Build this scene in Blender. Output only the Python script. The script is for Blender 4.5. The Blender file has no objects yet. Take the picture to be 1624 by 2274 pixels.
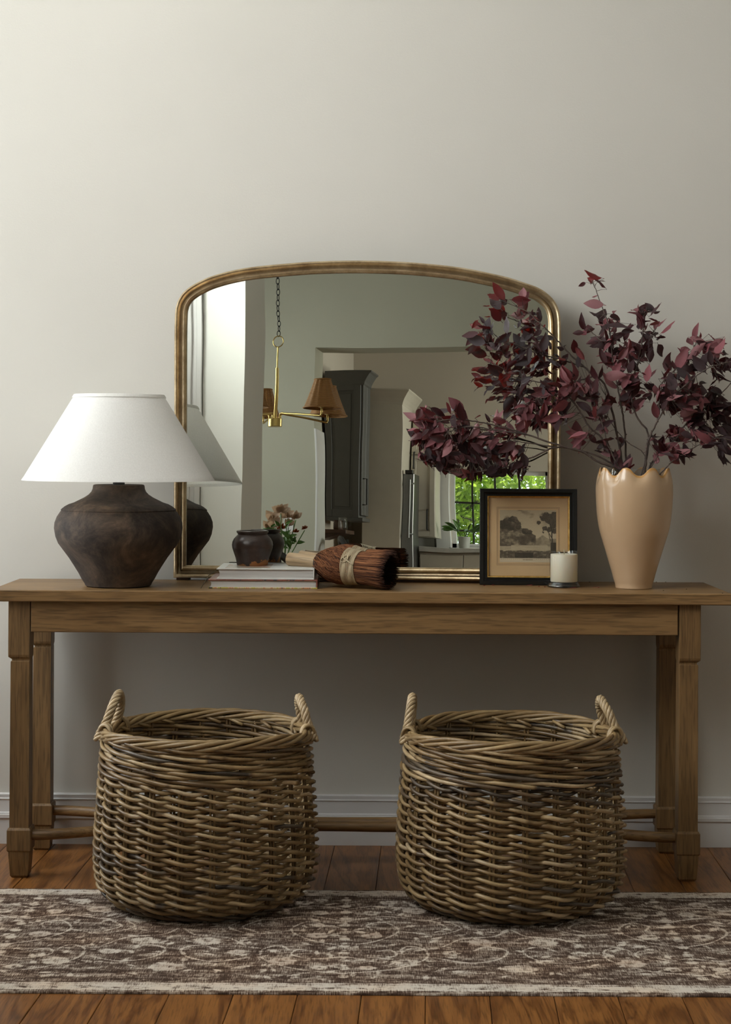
import bpy, bmesh, math, random
import numpy as np
from mathutils import Vector, Matrix

# ------------------------------------------------------------------ camera, world, lights, exposure
SC = bpy.context.scene
COL = SC.collection
W, H = 1624.0, 2274.0
F = 3900.0                       # focal length in pixels
PX, PY = 812.0, 991.0            # principal point (the lens is shifted up)
ROLL = 0.0055
CAM = Vector((0.0, -4.81, 1.09))
cd = bpy.data.cameras.new('camera')
cam = bpy.data.objects.new('camera', cd)
COL.objects.link(cam)
cam.location = CAM
cd.sensor_fit = 'HORIZONTAL'
cd.sensor_width = 36.0
cd.lens = F / W * 36.0
cd.shift_y = -(H / 2 - PY) / W
cam.rotation_euler = Matrix.Rotation(math.radians(90), 3, 'X').to_euler()
cam.matrix_world = Matrix.Translation(CAM) @ Matrix.Rotation(math.radians(90), 4, 'X') @ Matrix.Rotation(ROLL, 4, 'Z')
cd.clip_start = 0.05
cd.clip_end = 200
SC.camera = cam

world = bpy.data.worlds.new('world')
SC.world = world
world.use_nodes = True
bg = world.node_tree.nodes['Background']
bg.inputs[0].default_value = (0.78, 0.89, 1.0, 1)
bg.inputs[1].default_value = 2.2


def area_light(name, loc, target, sx, sy, power, color):
    ld = bpy.data.lights.new(name, 'AREA')
    ld.shape = 'RECTANGLE'
    ld.size, ld.size_y = sx, sy
    ld.energy = power
    ld.color = color
    o = bpy.data.objects.new(name, ld)
    COL.objects.link(o)
    o.location = loc
    o.rotation_euler = (Vector(target) - Vector(loc)).to_track_quat('-Z', 'Y').to_euler()
    return o


LW = ((-0.75, -0.10, 0.42, 3.30, 15.5), (-3.20, -1.10, 1.80, 3.30, 33))      # left openings: y0, y1, z0, z1, power per square metre
for w_ in LW:
    area_light('daylight_left_window', (-1.84, (w_[0] + w_[1]) / 2, (w_[2] + w_[3]) / 2), (0, (w_[0] + w_[1]) / 2, (w_[2] + w_[3]) / 2), w_[1] - w_[0], w_[3] - w_[2], w_[4] * (w_[1] - w_[0]) * (w_[3] - w_[2]), (1.0, 0.996, 0.988))
area_light('dining_fill_light', (-3.2, -6.0, 1.9), (0, -6.0, 1.4), 1.3, 1.5, 38, (1.0, 0.99, 0.96))  # unseen fill lamp, added to brighten the dining room in the mirror
area_light('kitchen_fill_light', (4.0, -9.0, 1.9), (0, -9.0, 1.6), 1.3, 1.3, 150, (1.0, 0.97, 0.9))  # unseen fill lamp, added to light the kitchen fronts from the side
sd = bpy.data.lights.new('sun', 'SUN')
sd.energy = 8.0
sd.angle = 0.01
sd.color = (1.0, 0.95, 0.82)
so = bpy.data.objects.new('sun', sd)
COL.objects.link(so)
so.rotation_euler = (Vector((0.25, 0.55, -1.0))).to_track_quat('-Z', 'Y').to_euler()

vs = SC.view_settings
vs.view_transform = 'Standard'
vs.look = 'None'
vs.gamma = 1.0
vs.use_curve_mapping = False
vs.exposure = 0.29
SC.cycles.use_denoising = True
SC.cycles.max_bounces = 10
SC.cycles.diffuse_bounces = 5
SC.cycles.sample_clamp_indirect = 6.0
SC.cycles.caustics_reflective = False
SC.cycles.caustics_refractive = False

# ------------------------------------------------------------------ measuring helpers
CR, SR = math.cos(ROLL), math.sin(ROLL)


def uv(px, py):
    a, b = px - PX, py - PY
    return CR * a + SR * b, -SR * a + CR * b


def P(px, py, Y):
    """the world point on the plane y = Y seen at a pixel of the photograph"""
    u, v = uv(px, py)
    d = (Y - CAM.y) / F
    return Vector((u * d, Y, CAM.z - v * d))


# the mirror: leans on the wall, turned a little towards the left of the room
MN = Vector((-0.08, -1.0, 0.035)).normalized()
MP = P(412, 1259, -0.062)
MEX = Vector((1, -0.08, 0)).normalized()
MEZ = MEX.cross(MN) * -1
if MEZ.z < 0:
    MEZ = -MEZ


def ray_plane(px, py, p0, n):
    u, v = uv(px, py)
    d = Vector((u / F, 1, -v / F))
    t = (p0 - CAM).dot(n) / d.dot(n)
    return CAM + d * t, d


def R(px, py, Y):
    """the world point on the plane y = Y that the mirror shows at a pixel"""
    m, d = ray_plane(px, py, MP, MN)
    r = d - 2 * d.dot(MN) * MN
    t = (Y - m.y) / r.y
    return m + r * t


def vlen(Y):
    """pixels per metre in the mirror at plane y = Y"""
    return F / (abs(CAM.y) + abs(Y) - 0.1)


# ------------------------------------------------------------------ materials
class NT:
    def __init__(s, name):
        s.m = bpy.data.materials.new(name)
        s.m.use_nodes = True
        s.t = s.m.node_tree
        s.b = s.t.nodes['Principled BSDF']
        s._tc = None

    def n(s, typ, **kw):
        nd = s.t.nodes.new(typ)
        for k, v in kw.items():
            setattr(nd, k, v)
        return nd

    def l(s, a, b):
        s.t.links.new(a, b)

    def set(s, **kw):
        for k, v in kw.items():
            k = k.replace('_', ' ')
            inp = s.b.inputs[k]
            if isinstance(v, (tuple, list)) and len(v) == 3:
                v = (*v, 1)
            inp.default_value = v
        return s

    def coord(s, which='Object', scale=(1, 1, 1), rot=(0, 0, 0), rnd=False):
        tc = s.n('ShaderNodeTexCoord')
        mp = s.n('ShaderNodeMapping')
        mp.inputs['Scale'].default_value = scale
        mp.inputs['Rotation'].default_value = rot
        s.l(tc.outputs[which], mp.inputs[0])
        if rnd:
            oi = s.n('ShaderNodeObjectInfo')
            mu = s.n('ShaderNodeMath', operation='MULTIPLY')
            mu.inputs[1].default_value = 37.0
            s.l(oi.outputs['Random'], mu.inputs[0])
            cx = s.n('ShaderNodeCombineXYZ')
            s.l(mu.outputs[0], cx.inputs[0]); s.l(mu.outputs[0], cx.inputs[1])
            s.l(cx.outputs[0], mp.inputs['Location'])
        return mp.outputs[0]

    def noise(s, vec, scale=5, detail=4, rough=0.55, dist=0.0):
        nd = s.n('ShaderNodeTexNoise')
        nd.inputs['Scale'].default_value = scale
        nd.inputs['Detail'].default_value = detail
        nd.inputs['Roughness'].default_value = rough
        nd.inputs['Distortion'].default_value = dist
        if vec is not None:
            s.l(vec, nd.inputs['Vector'])
        return nd.outputs['Fac']

    def ramp(s, fac, stops, interp='LINEAR'):
        r = s.n('ShaderNodeValToRGB')
        r.color_ramp.interpolation = interp
        el = r.color_ramp.elements
        while len(el) < len(stops):
            el.new(0.5)
        for e, (p, c) in zip(el, stops):
            e.position = p
            e.color = (*c, 1) if len(c) == 3 else c
        s.l(fac, r.inputs[0])
        return r.outputs[0]

    def mix(s, fac, a, b, mode='MIX'):
        m = s.n('ShaderNodeMix', data_type='RGBA', blend_type=mode)
        for sock, v in ((m.inputs[0], fac), (m.inputs[6], a), (m.inputs[7], b)):
            if isinstance(v, (int, float)):
                sock.default_value = v
            elif isinstance(v, tuple):
                sock.default_value = (*v, 1) if len(v) == 3 else v
            else:
                s.l(v, sock)
        return m.outputs[2]

    def math(s, op, a, b=None, clamp=False):
        m = s.n('ShaderNodeMath', operation=op)
        m.use_clamp = clamp
        for sock, v in ((m.inputs[0], a), (m.inputs[1], b)):
            if v is None:
                continue
            if isinstance(v, (int, float)):
                sock.default_value = v
            else:
                s.l(v, sock)
        return m.outputs[0]

    def bump(s, h, strength=0.3, dist=0.002):
        b = s.n('ShaderNodeBump')
        b.inputs['Strength'].default_value = strength
        b.inputs['Distance'].default_value = dist
        s.l(h, b.inputs['Height'])
        s.l(b.outputs[0], s.b.inputs['Normal'])
        return b

    def color(s, c):
        s.l(c, s.b.inputs['Base Color'])
        return s


def plain(name, col, rough=0.6, metal=0.0, var=0.12, scale=14, bump=0.0, spec=0.5):
    t = NT(name)
    t.set(Roughness=rough, Metallic=metal)
    t.b.inputs['Specular IOR Level'].default_value = spec
    v = t.coord()
    f = t.noise(v, scale, 5)
    a = tuple(c * (1 - var) for c in col)
    b = tuple(min(1, c * (1 + var)) for c in col)
    t.color(t.ramp(f, [(0.3, a), (0.7, b)]))
    if bump:
        t.bump(t.noise(v, scale * 12, 3), bump, 0.001)
    return t.m


def wall_paint(name, col):
    t = NT(name)
    t.set(Roughness=0.62)
    t.b.inputs['Specular IOR Level'].default_value = 0.3
    v = t.coord()
    t.color(t.ramp(t.noise(v, 1.3, 3), [(0.3, tuple(c * .97 for c in col)), (0.7, tuple(c * 1.02 for c in col))]))
    t.bump(t.noise(v, 190, 3, 0.6), 0.18, 0.0015)
    return t.m


def wood(name, dark, mid, light, axis='X', rough=0.45, grain=1.0, rnd=False, bump=0.25, fig=0.5, spec=0.5, pore=0.35):
    """grain runs along AXIS of the object"""
    t = NT(name)
    t.set(Roughness=rough)
    t.b.inputs['Specular IOR Level'].default_value = spec
    ln, ac = 1.1 * grain, 26 * grain
    sc = {'X': (ln, ac, ac), 'Y': (ac, ln, ac), 'Z': (ac, ac, ln)}[axis]
    v = t.coord('Object', sc, rnd=rnd)
    sc2 = {'X': (0.7, 6, 6), 'Y': (6, 0.7, 6), 'Z': (6, 6, 0.7)}[axis]
    v2 = t.coord('Object', sc2, rnd=rnd)
    sc3 = {'X': (14, 260, 260), 'Y': (260, 14, 260), 'Z': (260, 260, 14)}[axis]
    v3 = t.coord('Object', sc3, rnd=rnd)
    f1 = t.noise(v, 1.6, 7, 0.62, 0.9)
    f2 = t.noise(v2, 1.3, 4, 0.5, fig * 4)
    rings = t.math('PINGPONG', t.math('MULTIPLY', f2, 9.0), 1.0)
    c = t.ramp(f1, [(0.28, dark), (0.5, mid), (0.74, light)])
    c2 = t.ramp(rings, [(0.0, tuple(x * 0.72 for x in mid)), (0.6, light)])
    c = t.mix(fig, c, c2)
    pores = t.ramp(t.noise(v3, 1.0, 2, 0.5), [(0.36, (1 - pore,) * 3), (0.5, (1, 1, 1))])
    c = t.mix(1.0, c, pores, 'MULTIPLY')
    t.color(c)
    t.bump(t.noise(v3, 1.0, 2), bump, 0.0006)
    return t.m


# ------------------------------------------------------------------ mesh helpers
class MB:
    """collects vertices and faces; build() links them as one mesh object"""
    def __init__(s):
        s.v, s.f, s.mi, s.col = [], [], [], []
        s.cur = 0
        s.tint = 0.5

    def add(s, vs, fs):
        o = len(s.v)
        s.v.extend([tuple(p) for p in vs])
        s.f.extend([tuple(i + o for i in f) for f in fs])
        s.mi.extend([s.cur] * len(fs))
        s.col.extend([s.tint] * len(vs))

    def box(s, x0, x1, y0, y1, z0, z1, c=0.0):
        """a box with chamfered edges when c > 0"""
        if x1 < x0: x0, x1 = x1, x0
        if y1 < y0: y0, y1 = y1, y0
        if z1 < z0: z0, z1 = z1, z0
        c = min(c, (x1 - x0) * .45, (y1 - y0) * .45, (z1 - z0) * .45)
        if c <= 0:
            vs = [(x, y, z) for z in (z0, z1) for y in (y0, y1) for x in (x0, x1)]
            fs = [(0, 2, 3, 1), (4, 5, 7, 6), (0, 1, 5, 4), (2, 6, 7, 3), (0, 4, 6, 2), (1, 3, 7, 5)]
            s.add(vs, fs)
            return
        xs, ys, zs = (x0, x1), (y0, y1), (z0, z1)
        vs, idx = [], {}
        for i in (0, 1):
            for j in (0, 1):
                for k in (0, 1):
                    sx, sy, sz = (1, -1)[i], (1, -1)[j], (1, -1)[k]
                    for ax, p in (('x', (xs[i], ys[j] + sy * c, zs[k] + sz * c)), ('y', (xs[i] + sx * c, ys[j], zs[k] + sz * c)), ('z', (xs[i] + sx * c, ys[j] + sy * c, zs[k]))):
                        idx[(i, j, k, ax)] = len(vs)
                        vs.append(p)
        I = lambda i, j, k, a: idx[(i, j, k, a)]
        fs = []
        for i in (0, 1):
            q = [I(i, 0, 0, 'x'), I(i, 1, 0, 'x'), I(i, 1, 1, 'x'), I(i, 0, 1, 'x')]
            fs.append(tuple(q if i else q[::-1]))
            q = [I(0, i, 0, 'y'), I(1, i, 0, 'y'), I(1, i, 1, 'y'), I(0, i, 1, 'y')]
            fs.append(tuple(q[::-1] if i else q))
            q = [I(0, 0, i, 'z'), I(1, 0, i, 'z'), I(1, 1, i, 'z'), I(0, 1, i, 'z')]
            fs.append(tuple(q if i else q[::-1]))
        for a in (0, 1):
            for b in (0, 1):
                fs.append((I(0, a, b, 'y'), I(1, a, b, 'y'), I(1, a, b, 'z'), I(0, a, b, 'z')))
                fs.append((I(a, 0, b, 'x'), I(a, 1, b, 'x'), I(a, 1, b, 'z'), I(a, 0, b, 'z')))
                fs.append((I(a, b, 0, 'x'), I(a, b, 1, 'x'), I(a, b, 1, 'y'), I(a, b, 0, 'y')))
                for d in (0, 1):
                    fs.append((I(a, b, d, 'x'), I(a, b, d, 'y'), I(a, b, d, 'z')))
        s.add(vs, fs)

    def loft(s, rings, close=True, cap0=True, cap1=True):
        n = len(rings[0])
        vs = [p for r in rings for p in r]
        fs = []
        m = n if close else n - 1
        for a in range(len(rings) - 1):
            for b in range(m):
                b2 = (b + 1) % n
                fs.append((a * n + b, a * n + b2, (a + 1) * n + b2, (a + 1) * n + b))
        if cap0:
            fs.append(tuple(range(n))[::-1])
        if cap1:
            fs.append(tuple(range((len(rings) - 1) * n, len(rings) * n)))
        s.add(vs, fs)

    def tube(s, pts, rad, sides=8, caps=True, closed=False):
        pts = [Vector(p) for p in pts]
        n = len(pts)
        if isinstance(rad, (int, float)):
            rad = [rad] * n
        T = []
        for i in range(n):
            a = pts[(i - 1) % n] if (closed or i > 0) else pts[i]
            b = pts[(i + 1) % n] if (closed or i < n - 1) else pts[i]
            t = (b - a)
            T.append(t.normalized() if t.length > 1e-9 else Vector((0, 0, 1)))
        up = Vector((0, 0, 1)) if abs(T[0].z) < 0.9 else Vector((1, 0, 0))
        nrm = (up - up.dot(T[0]) * T[0]).normalized()
        rings = []
        for i in range(n):
            nrm = (nrm - nrm.dot(T[i]) * T[i])
            nrm = nrm.normalized() if nrm.length > 1e-9 else T[i].orthogonal().normalized()
            bn = T[i].cross(nrm)
            rings.append([pts[i] + (nrm * math.cos(2 * math.pi * k / sides) + bn * math.sin(2 * math.pi * k / sides)) * rad[i] for k in range(sides)])
        if closed:
            rings.append(rings[0])
            s.loft(rings, True, False, False)
        else:
            s.loft(rings, True, caps, caps)

    def lathe(s, prof, n=48, c=(0, 0, 0), rfun=None, cap0=True, cap1=True):
        rings = []
        for r, z in prof:
            rings.append([(c[0] + (rfun(r, z, 2 * math.pi * k / n) if rfun else r) * math.cos(2 * math.pi * k / n),
                           c[1] + (rfun(r, z, 2 * math.pi * k / n) if rfun else r) * math.sin(2 * math.pi * k / n), c[2] + z) for k in range(n)])
        s.loft(rings, True, cap0, cap1)

    def sphere(s, c, r, n=10, m=6, sq=(1, 1, 1)):
        prof = [(r * math.sin(math.pi * (i + .02) / (m + .04)), -r * math.cos(math.pi * (i + .02) / (m + .04))) for i in range(m + 1)]
        rings = [[(c[0] + a * math.cos(2 * math.pi * k / n) * sq[0], c[1] + a * math.sin(2 * math.pi * k / n) * sq[1], c[2] + b * sq[2]) for k in range(n)] for a, b in prof]
        s.loft(rings)

    def xform(s, M, start=0):
        s.v[start:] = [tuple(M @ Vector(p)) for p in s.v[start:]]

    def build(s, name, mats, parent=None, smooth=False, loc=None, tint=False, auto=None, kind=None):
        me = bpy.data.meshes.new(name)
        me.from_pydata(s.v, [], s.f)
        if not isinstance(mats, (list, tuple)):
            mats = [mats]
        for m in mats:
            me.materials.append(m)
        if len(mats) > 1:
            me.polygons.foreach_set('material_index', s.mi)
        if tint:
            a = me.attributes.new('tint', 'FLOAT', 'POINT')
            a.data.foreach_set('value', s.col)
        me.update()
        bm = bmesh.new(); bm.from_mesh(me)
        bmesh.ops.recalc_face_normals(bm, faces=bm.faces)
        bm.to_mesh(me); bm.free()
        if smooth:
            me.polygons.foreach_set('use_smooth', [True] * len(me.polygons))
            if auto is not None:
                me.set_sharp_from_angle(angle=math.radians(auto))
        o = bpy.data.objects.new(name, me)
        COL.objects.link(o)
        if loc is not None:
            o.location = loc
        if parent is not None:
            o.parent = parent
        if kind:
            o['kind'] = kind
        return o


def recenter(o):
    """move the object's origin to the base of its own mesh"""
    co = np.empty(len(o.data.vertices) * 3)
    o.data.vertices.foreach_get('co', co)
    co = co.reshape(-1, 3)
    c = (co.min(0) + co.max(0)) / 2
    c[2] = co[:, 2].min()
    co -= c
    o.data.vertices.foreach_set('co', co.ravel())
    o.location = Vector(o.location) + Vector(c)
    return o


def tag(o, label, cat, group=None, kind=None):
    o['label'] = label
    o['category'] = cat
    if group: o['group'] = group
    if kind: o['kind'] = kind
    return o


def thing(name, label, cat, loc=(0, 0, 0), rotz=0.0, group=None):
    o = bpy.data.objects.new(name, None)
    COL.objects.link(o)
    o.empty_display_size = 0.1
    o.location = loc
    o.rotation_euler = (0, 0, rotz)
    return tag(o, label, cat, group)


def struct(o):
    o['kind'] = 'structure'
    return o


def catmull(pts, k=6, closed=False):
    pts = [Vector(p) for p in pts]
    n = len(pts)
    out = []
    for i in range(n if closed else n - 1):
        p0 = pts[(i - 1) % n] if (closed or i > 0) else pts[i] * 2 - pts[i + 1]
        p1, p2 = pts[i], pts[(i + 1) % n]
        p3 = pts[(i + 2) % n] if (closed or i < n - 2) else pts[i + 1] * 2 - pts[i]
        for j in range(k):
            t = j / k
            out.append(0.5 * ((2 * p1) + (p2 - p0) * t + (2 * p0 - 5 * p1 + 4 * p2 - p3) * t * t + (3 * p1 - p0 - 3 * p2 + p3) * t ** 3))
    if not closed:
        out.append(pts[-1])
    return out

# ------------------------------------------------------------------ materials of the place
M = {}
M['wall'] = wall_paint('greige wall paint', (0.57, 0.545, 0.495))
M['wall_dining'] = wall_paint('green grey wall paint', (0.43, 0.415, 0.335))
M['wall_kitchen'] = wall_paint('warm kitchen paint', (0.56, 0.50, 0.42))
M['ceiling'] = wall_paint('ceiling paint', (0.55, 0.54, 0.51))
M['wall_far'] = wall_paint('deep taupe wall paint', (0.38, 0.36, 0.31))
M['trim'] = plain('white trim paint', (0.66, 0.65, 0.64), 0.4, var=0.02)
M['oak'] = wood('oak table', (0.115, 0.058, 0.020), (0.225, 0.125, 0.047), (0.32, 0.190, 0.080), 'X', 0.42, fig=0.35)
M['oak_leg'] = wood('oak table leg', (0.095, 0.050, 0.017), (0.185, 0.103, 0.038), (0.26, 0.152, 0.062), 'Z', 0.5, fig=0.3, rnd=True)
M['plank'] = wood('hickory floor', (0.050, 0.016, 0.0045), (0.155, 0.056, 0.014), (0.32, 0.135, 0.036), 'Y', 0.34, grain=0.8, rnd=True, fig=0.6, bump=0.1, spec=0.38, pore=0.35)
M['plank_gap'] = plain('floor seam', (0.05, 0.035, 0.028), 0.8)
M['black_metal'] = plain('black metal', (0.02, 0.019, 0.018), 0.45)
M['steel'] = plain('brushed steel', (0.22, 0.22, 0.215), 0.38, metal=1.0, var=0.05)
M['brass'] = plain('satin brass', (0.62, 0.46, 0.17), 0.28, metal=1.0, var=0.05)
M['cab_dark'] = plain('charcoal cabinet paint', (0.09, 0.09, 0.085), 0.45, var=0.04)
M['cab_cream'] = plain('cream cabinet paint', (0.58, 0.53, 0.44), 0.45, var=0.03)
M['dark_wood'] = wood('dark stained wood', (0.03, 0.012, 0.007), (0.06, 0.025, 0.014), (0.09, 0.04, 0.02), 'X', 0.4)


def glass_mat(name, tint=(1, 1, 1), rough=0.0, mixf=0.12):
    t = NT(name)
    tr = t.n('ShaderNodeBsdfTransparent')
    tr.inputs[0].default_value = (*tint, 1)
    gl = t.n('ShaderNodeBsdfGlossy')
    gl.inputs['Roughness'].default_value = rough
    fr = t.n('ShaderNodeLayerWeight')
    fr.inputs[0].default_value = 0.5
    mx = t.n('ShaderNodeMixShader')
    t.l(t.math('ADD', t.math('MULTIPLY', t.math('POWER', fr.outputs['Facing'], 4.0), mixf * 4), 0.035), mx.inputs[0])
    t.l(tr.outputs[0], mx.inputs[1]); t.l(gl.outputs[0], mx.inputs[2])
    out = [n for n in t.t.nodes if n.type == 'OUTPUT_MATERIAL'][0]
    t.l(mx.outputs[0], out.inputs[0])
    return t.m


M['pane'] = glass_mat('window glass', (0.97, 0.98, 0.97))
M['clear'] = glass_mat('clear thin glass', (0.985, 0.99, 0.987), mixf=0.125)

# ------------------------------------------------------------------ the room
XL, XR, CE = -2.9, 2.6, 3.4
YF = -11.2
mb = MB(); mb.box(XL - .15, XR + .15, 0, 0.15, 0, CE)
struct(mb.build('wall_back', M['wall']))
W5 = (-9.65, -8.35, 1.25, 2.55)  # opening cut in the unseen wall for the kitchen fill lamp
mb = MB()
mb.box(XR, XR + .15, W5[1], 0, 0, CE); mb.box(XR, XR + .15, YF, W5[0], 0, CE)
mb.box(XR, XR + .15, W5[0], W5[1], 0, W5[2]); mb.box(XR, XR + .15, W5[0], W5[1], W5[3], CE)
struct(mb.build('wall_right', M['wall_far']))
mb = MB(); mb.box(XL - .15, XR + .15, YF - .15, 0.15, CE, CE + .12)
struct(mb.build('ceiling', M['ceiling']))
# left wall with two window openings
XN = -1.62
W1, W1B = LW[0][:4], LW[1][:4]
W2 = (-6.8, -5.2, 1.0, 2.6)  # opening added to let the dining fill lamp in
YP = -3.55
for nm, X, ws, ya, yb in (('wall_left', XN, (W1, W1B), YP, 0.0), ('wall_dining_left', XL, (W2,), YF, YP - .02)):
    mb = MB()
    y = yb
    for w in ws:
        mb.box(X - .15, X, w[1], y, 0, CE)
        mb.box(X - .15, X, w[0], w[1], 0, w[2])
        mb.box(X - .15, X, w[0], w[1], w[3], CE)
        y = w[0]
    mb.box(X - .15, X, ya, y, 0, CE)
    struct(mb.build(nm, M['wall'] if X == XN else M['wall_dining']))


def window_x(name, x0, x1, y0, y1, z0, z1, nv, nh):
    """a window in a wall that faces along x"""
    mb = MB()
    f = 0.055
    mb.box(x0, x1, y0, y1, z0, z0 + f, .004); mb.box(x0, x1, y0, y1, z1 - f, z1, .004)
    mb.box(x0, x1, y0, y0 + f, z0 + f, z1 - f, .004); mb.box(x0, x1, y1 - f, y1, z0 + f, z1 - f, .004)
    o = struct(mb.build(name, M['trim']))
    xm = (x0 + x1) / 2
    for i in range(1, nv):
        y = y0 + (y1 - y0) * i / nv
        b = MB(); b.box(xm - .014, xm + .014, y - .011, y + .011, z0 + f, z1 - f); b.build('muntin', M['trim'], o)
    for i in range(1, nh):
        z = z0 + (z1 - z0) * i / nh
        b = MB(); b.box(xm - .012, xm + .012, y0 + f, y1 - f, z - .011, z + .011); b.build('muntin', M['trim'], o)
    b = MB(); b.box(xm - .003, xm + .003, y0 + f, y1 - f, z0 + f, z1 - f); b.build('pane', M['pane'], o)
    return o


window_x('window_1', XN - .12, XN - .05, W1[0], W1[1], W1[2], W1[3], 1, 4)
window_x('window_4', XN - .12, XN - .05, W1B[0], W1B[1], W1B[2], W1B[3], 2, 3)
window_x('window_dining_added', XL - .12, XL - .05, W2[0], W2[1], W2[2], W2[3], 2, 2)  # unseen window added in front of the dining fill lamp

window_x('window_kitchen_added', XR + .05, XR + .12, W5[0], W5[1], W5[2], W5[3], 2, 2)  # unseen window, added only so the kitchen fill lamp shines in

# floor: planks run towards the mirror wall, a little askew
SK = 0.0392
PWD = 0.1273
mb = MB(); mb.box(XL - .15, XR + .15, YF - .15, 0.15, -0.06, -0.010)
floor = struct(mb.build('floor', M['plank_gap']))
rnd = random.Random(3)
rest = MB()
for k in range(-24, 22):
    xa = -0.002 + k * PWD
    y = 0.0
    first = True
    while y > YF:
        L = rnd.uniform(1.5, 2.0) if not (first and abs(k) > 12) else rnd.uniform(.6, 1.9)
        ye = max(YF, y - L)
        dz = rnd.uniform(-.0004, .0003)
        def place(m):
            s0 = len(m.v)
            m.box(0.0006, PWD - 0.0006, ye + .0006, y - .0006, -0.012, dz, 0.0012)
            m.v[s0:] = [(p[0] + xa + SK * (p[1] + 1.325), p[1], p[2]) for p in m.v[s0:]]
        xm = xa + SK * ((y + ye) / 2 + 1.325)
        if XL + .1 < xm < XR - .2:
            if abs(xa) < 1.2 and y > -3.4:
                m = MB(); place(m)
                m.build('plank', M['plank'], floor)
            else:
                place(rest)
        y = ye
        first = False
rest.build('distant_planks', M['plank'], floor, kind='stuff')

# baseboard with its two mouldings (profile in y, z)
prof = [(0, 0), (-.017, 0), (-.017, .0665), (-.0185, .069), (-.0215, .071), (-.0215, .080), (-.0185, .082), (-.0185, .0845), (-.0135, .087), (-.0135, .119),
        (-.0165, .1215), (-.0165, .1235), (-.0135, .125), (-.0145, .134), (-.010, .1365), (0, .1365)]
mb = MB()
mb.loft([[(x, a, b) for a, b in prof] for x in (XN, XR)], True)
struct(mb.build('baseboard_back', M['trim']))

# pier of the opening behind the camera, lit by the left window (seen in the mirror)
xe = R(540, 900, YP).x
t_ = 0.05
while R(583, 900, YP - t_).x > xe and t_ < 1.2:
    t_ += 0.01
mb = MB(); mb.box(XL, xe, YP - t_, YP, 0, CE)
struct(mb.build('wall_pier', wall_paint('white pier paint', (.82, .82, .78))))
xc = R(456, 900, YP).x
mb = MB()
for a, b, d in ((xc - .40, xc - .012, .018), (xc - .085, xc - .062, .034), (xc - .040, xc - .012, .028), (xc - .40, xc - .30, .034)):
    mb.box(a, b, YP, YP + d, 0, CE, .003)
struct(mb.build('trim_1', M['trim']))

# wall between dining room and kitchen with a wide opening
YD, TD = -7.6, 0.30
xo = R(702, 900, YD).x
zo = R(800, 774, YD).z
mb = MB()
mb.box(XL, xo, YD - TD, YD, 0, CE)
mb.box(xo, XR, YD - TD, YD, zo, CE)
struct(mb.build('wall_dining', M['wall_dining']))
xq = R(714, 1100, YD).x
mb = MB()
mb.box(xo - .002, xo + .014, YD - TD, YD + .006, 0, R(714, 950, YD).z, .003)
struct(mb.build('trim_2', M['trim']))
# kitchen side wall and far wall with window opening
YK = -10.4
xk = R(722, 1000, -9.0).x - .02
mb = MB(); mb.box(xk - .12, xk, YK, YD - TD, 0, CE)
struct(mb.build('wall_kitchen_side', M['wall_kitchen']))
wa, wb = R(1001, 1150, YK), R(1216, 1150, YK)
wz0, wz1 = R(1100, 1216, YK).z, R(1100, 1044, YK).z
mb = MB()
mb.box(xk - .12, wa.x, YK - .14, YK, 0, CE)
mb.box(wb.x, XR, YK - .14, YK, 0, CE)
mb.box(wa.x, wb.x, YK - .14, YK, 0, wz0)
mb.box(wa.x, wb.x, YK - .14, YK, wz1, CE)
struct(mb.build('wall_kitchen_far', M['wall_kitchen']))
mb = MB()
f = .035
mb.box(wa.x, wb.x, YK - .1, YK - .04, wz0, wz0 + f); mb.box(wa.x, wb.x, YK - .1, YK - .04, wz1 - f, wz1)
mb.box(wa.x, wa.x + f, YK - .1, YK - .04, wz0, wz1); mb.box(wb.x - f, wb.x, YK - .1, YK - .04, wz0, wz1)
mb.box(wa.x - .02, wb.x + .02, YK - .04, YK + .05, wz0 - .03, wz0)
kw = struct(mb.build('window_3', M['trim']))
for pxx in (1051, 1102, 1152):
    x = R(pxx, 1130, YK - .07).x
    b = MB(); b.box(x - .008, x + .008, YK - .08, YK - .06, wz0 + f, wz1 - f); b.build('muntin', M['black_metal'], kw)
for pyy in (1116, 1178):
    z = R(1050, pyy, YK - .07).z
    b = MB(); b.box(wa.x + f, wb.x - f, YK - .08, YK - .06, z - .008, z + .008); b.build('muntin', M['black_metal'], kw)
b = MB(); b.box(wa.x + f, wb.x - f, YK - .072, YK - .068, wz0 + f, wz1 - f); b.build('pane', M['pane'], kw)

# ------------------------------------------------------------------ console table
HT = 0.726
tab = thing('console_table', 'long narrow oak console table with square block legs and curved stretchers', 'table', (0, -0.2, 0))
TM = Matrix.Translation((0, 0.2, 0))


def tpart(mb, name, mat, smooth=False, auto=None):
    mb.xform(TM)
    return mb.build(name, mat, tab, smooth=smooth, auto=auto)


X0, X1 = -0.938, 0.920
mb = MB(); mb.box(X0, X1, -0.422, -0.046, .697, HT, .0022)
tpart(mb, 'tabletop', M['oak'])
mb = MB(); mb.box(-.838, .787, -.402, -.382, .619, .697, .0015)
tpart(mb, 'apron', M['oak'])
mb = MB(); mb.box(-.838, .787, -.070, -.050, .619, .697, .0015)
tpart(mb, 'apron', M['oak'])
for x in (-.875, .815):
    mb = MB(); mb.box(x - .01, x + .01, -.355, -.098, .619, .697, .0015)
    tpart(mb, 'apron', M['oak_leg'])


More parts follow.
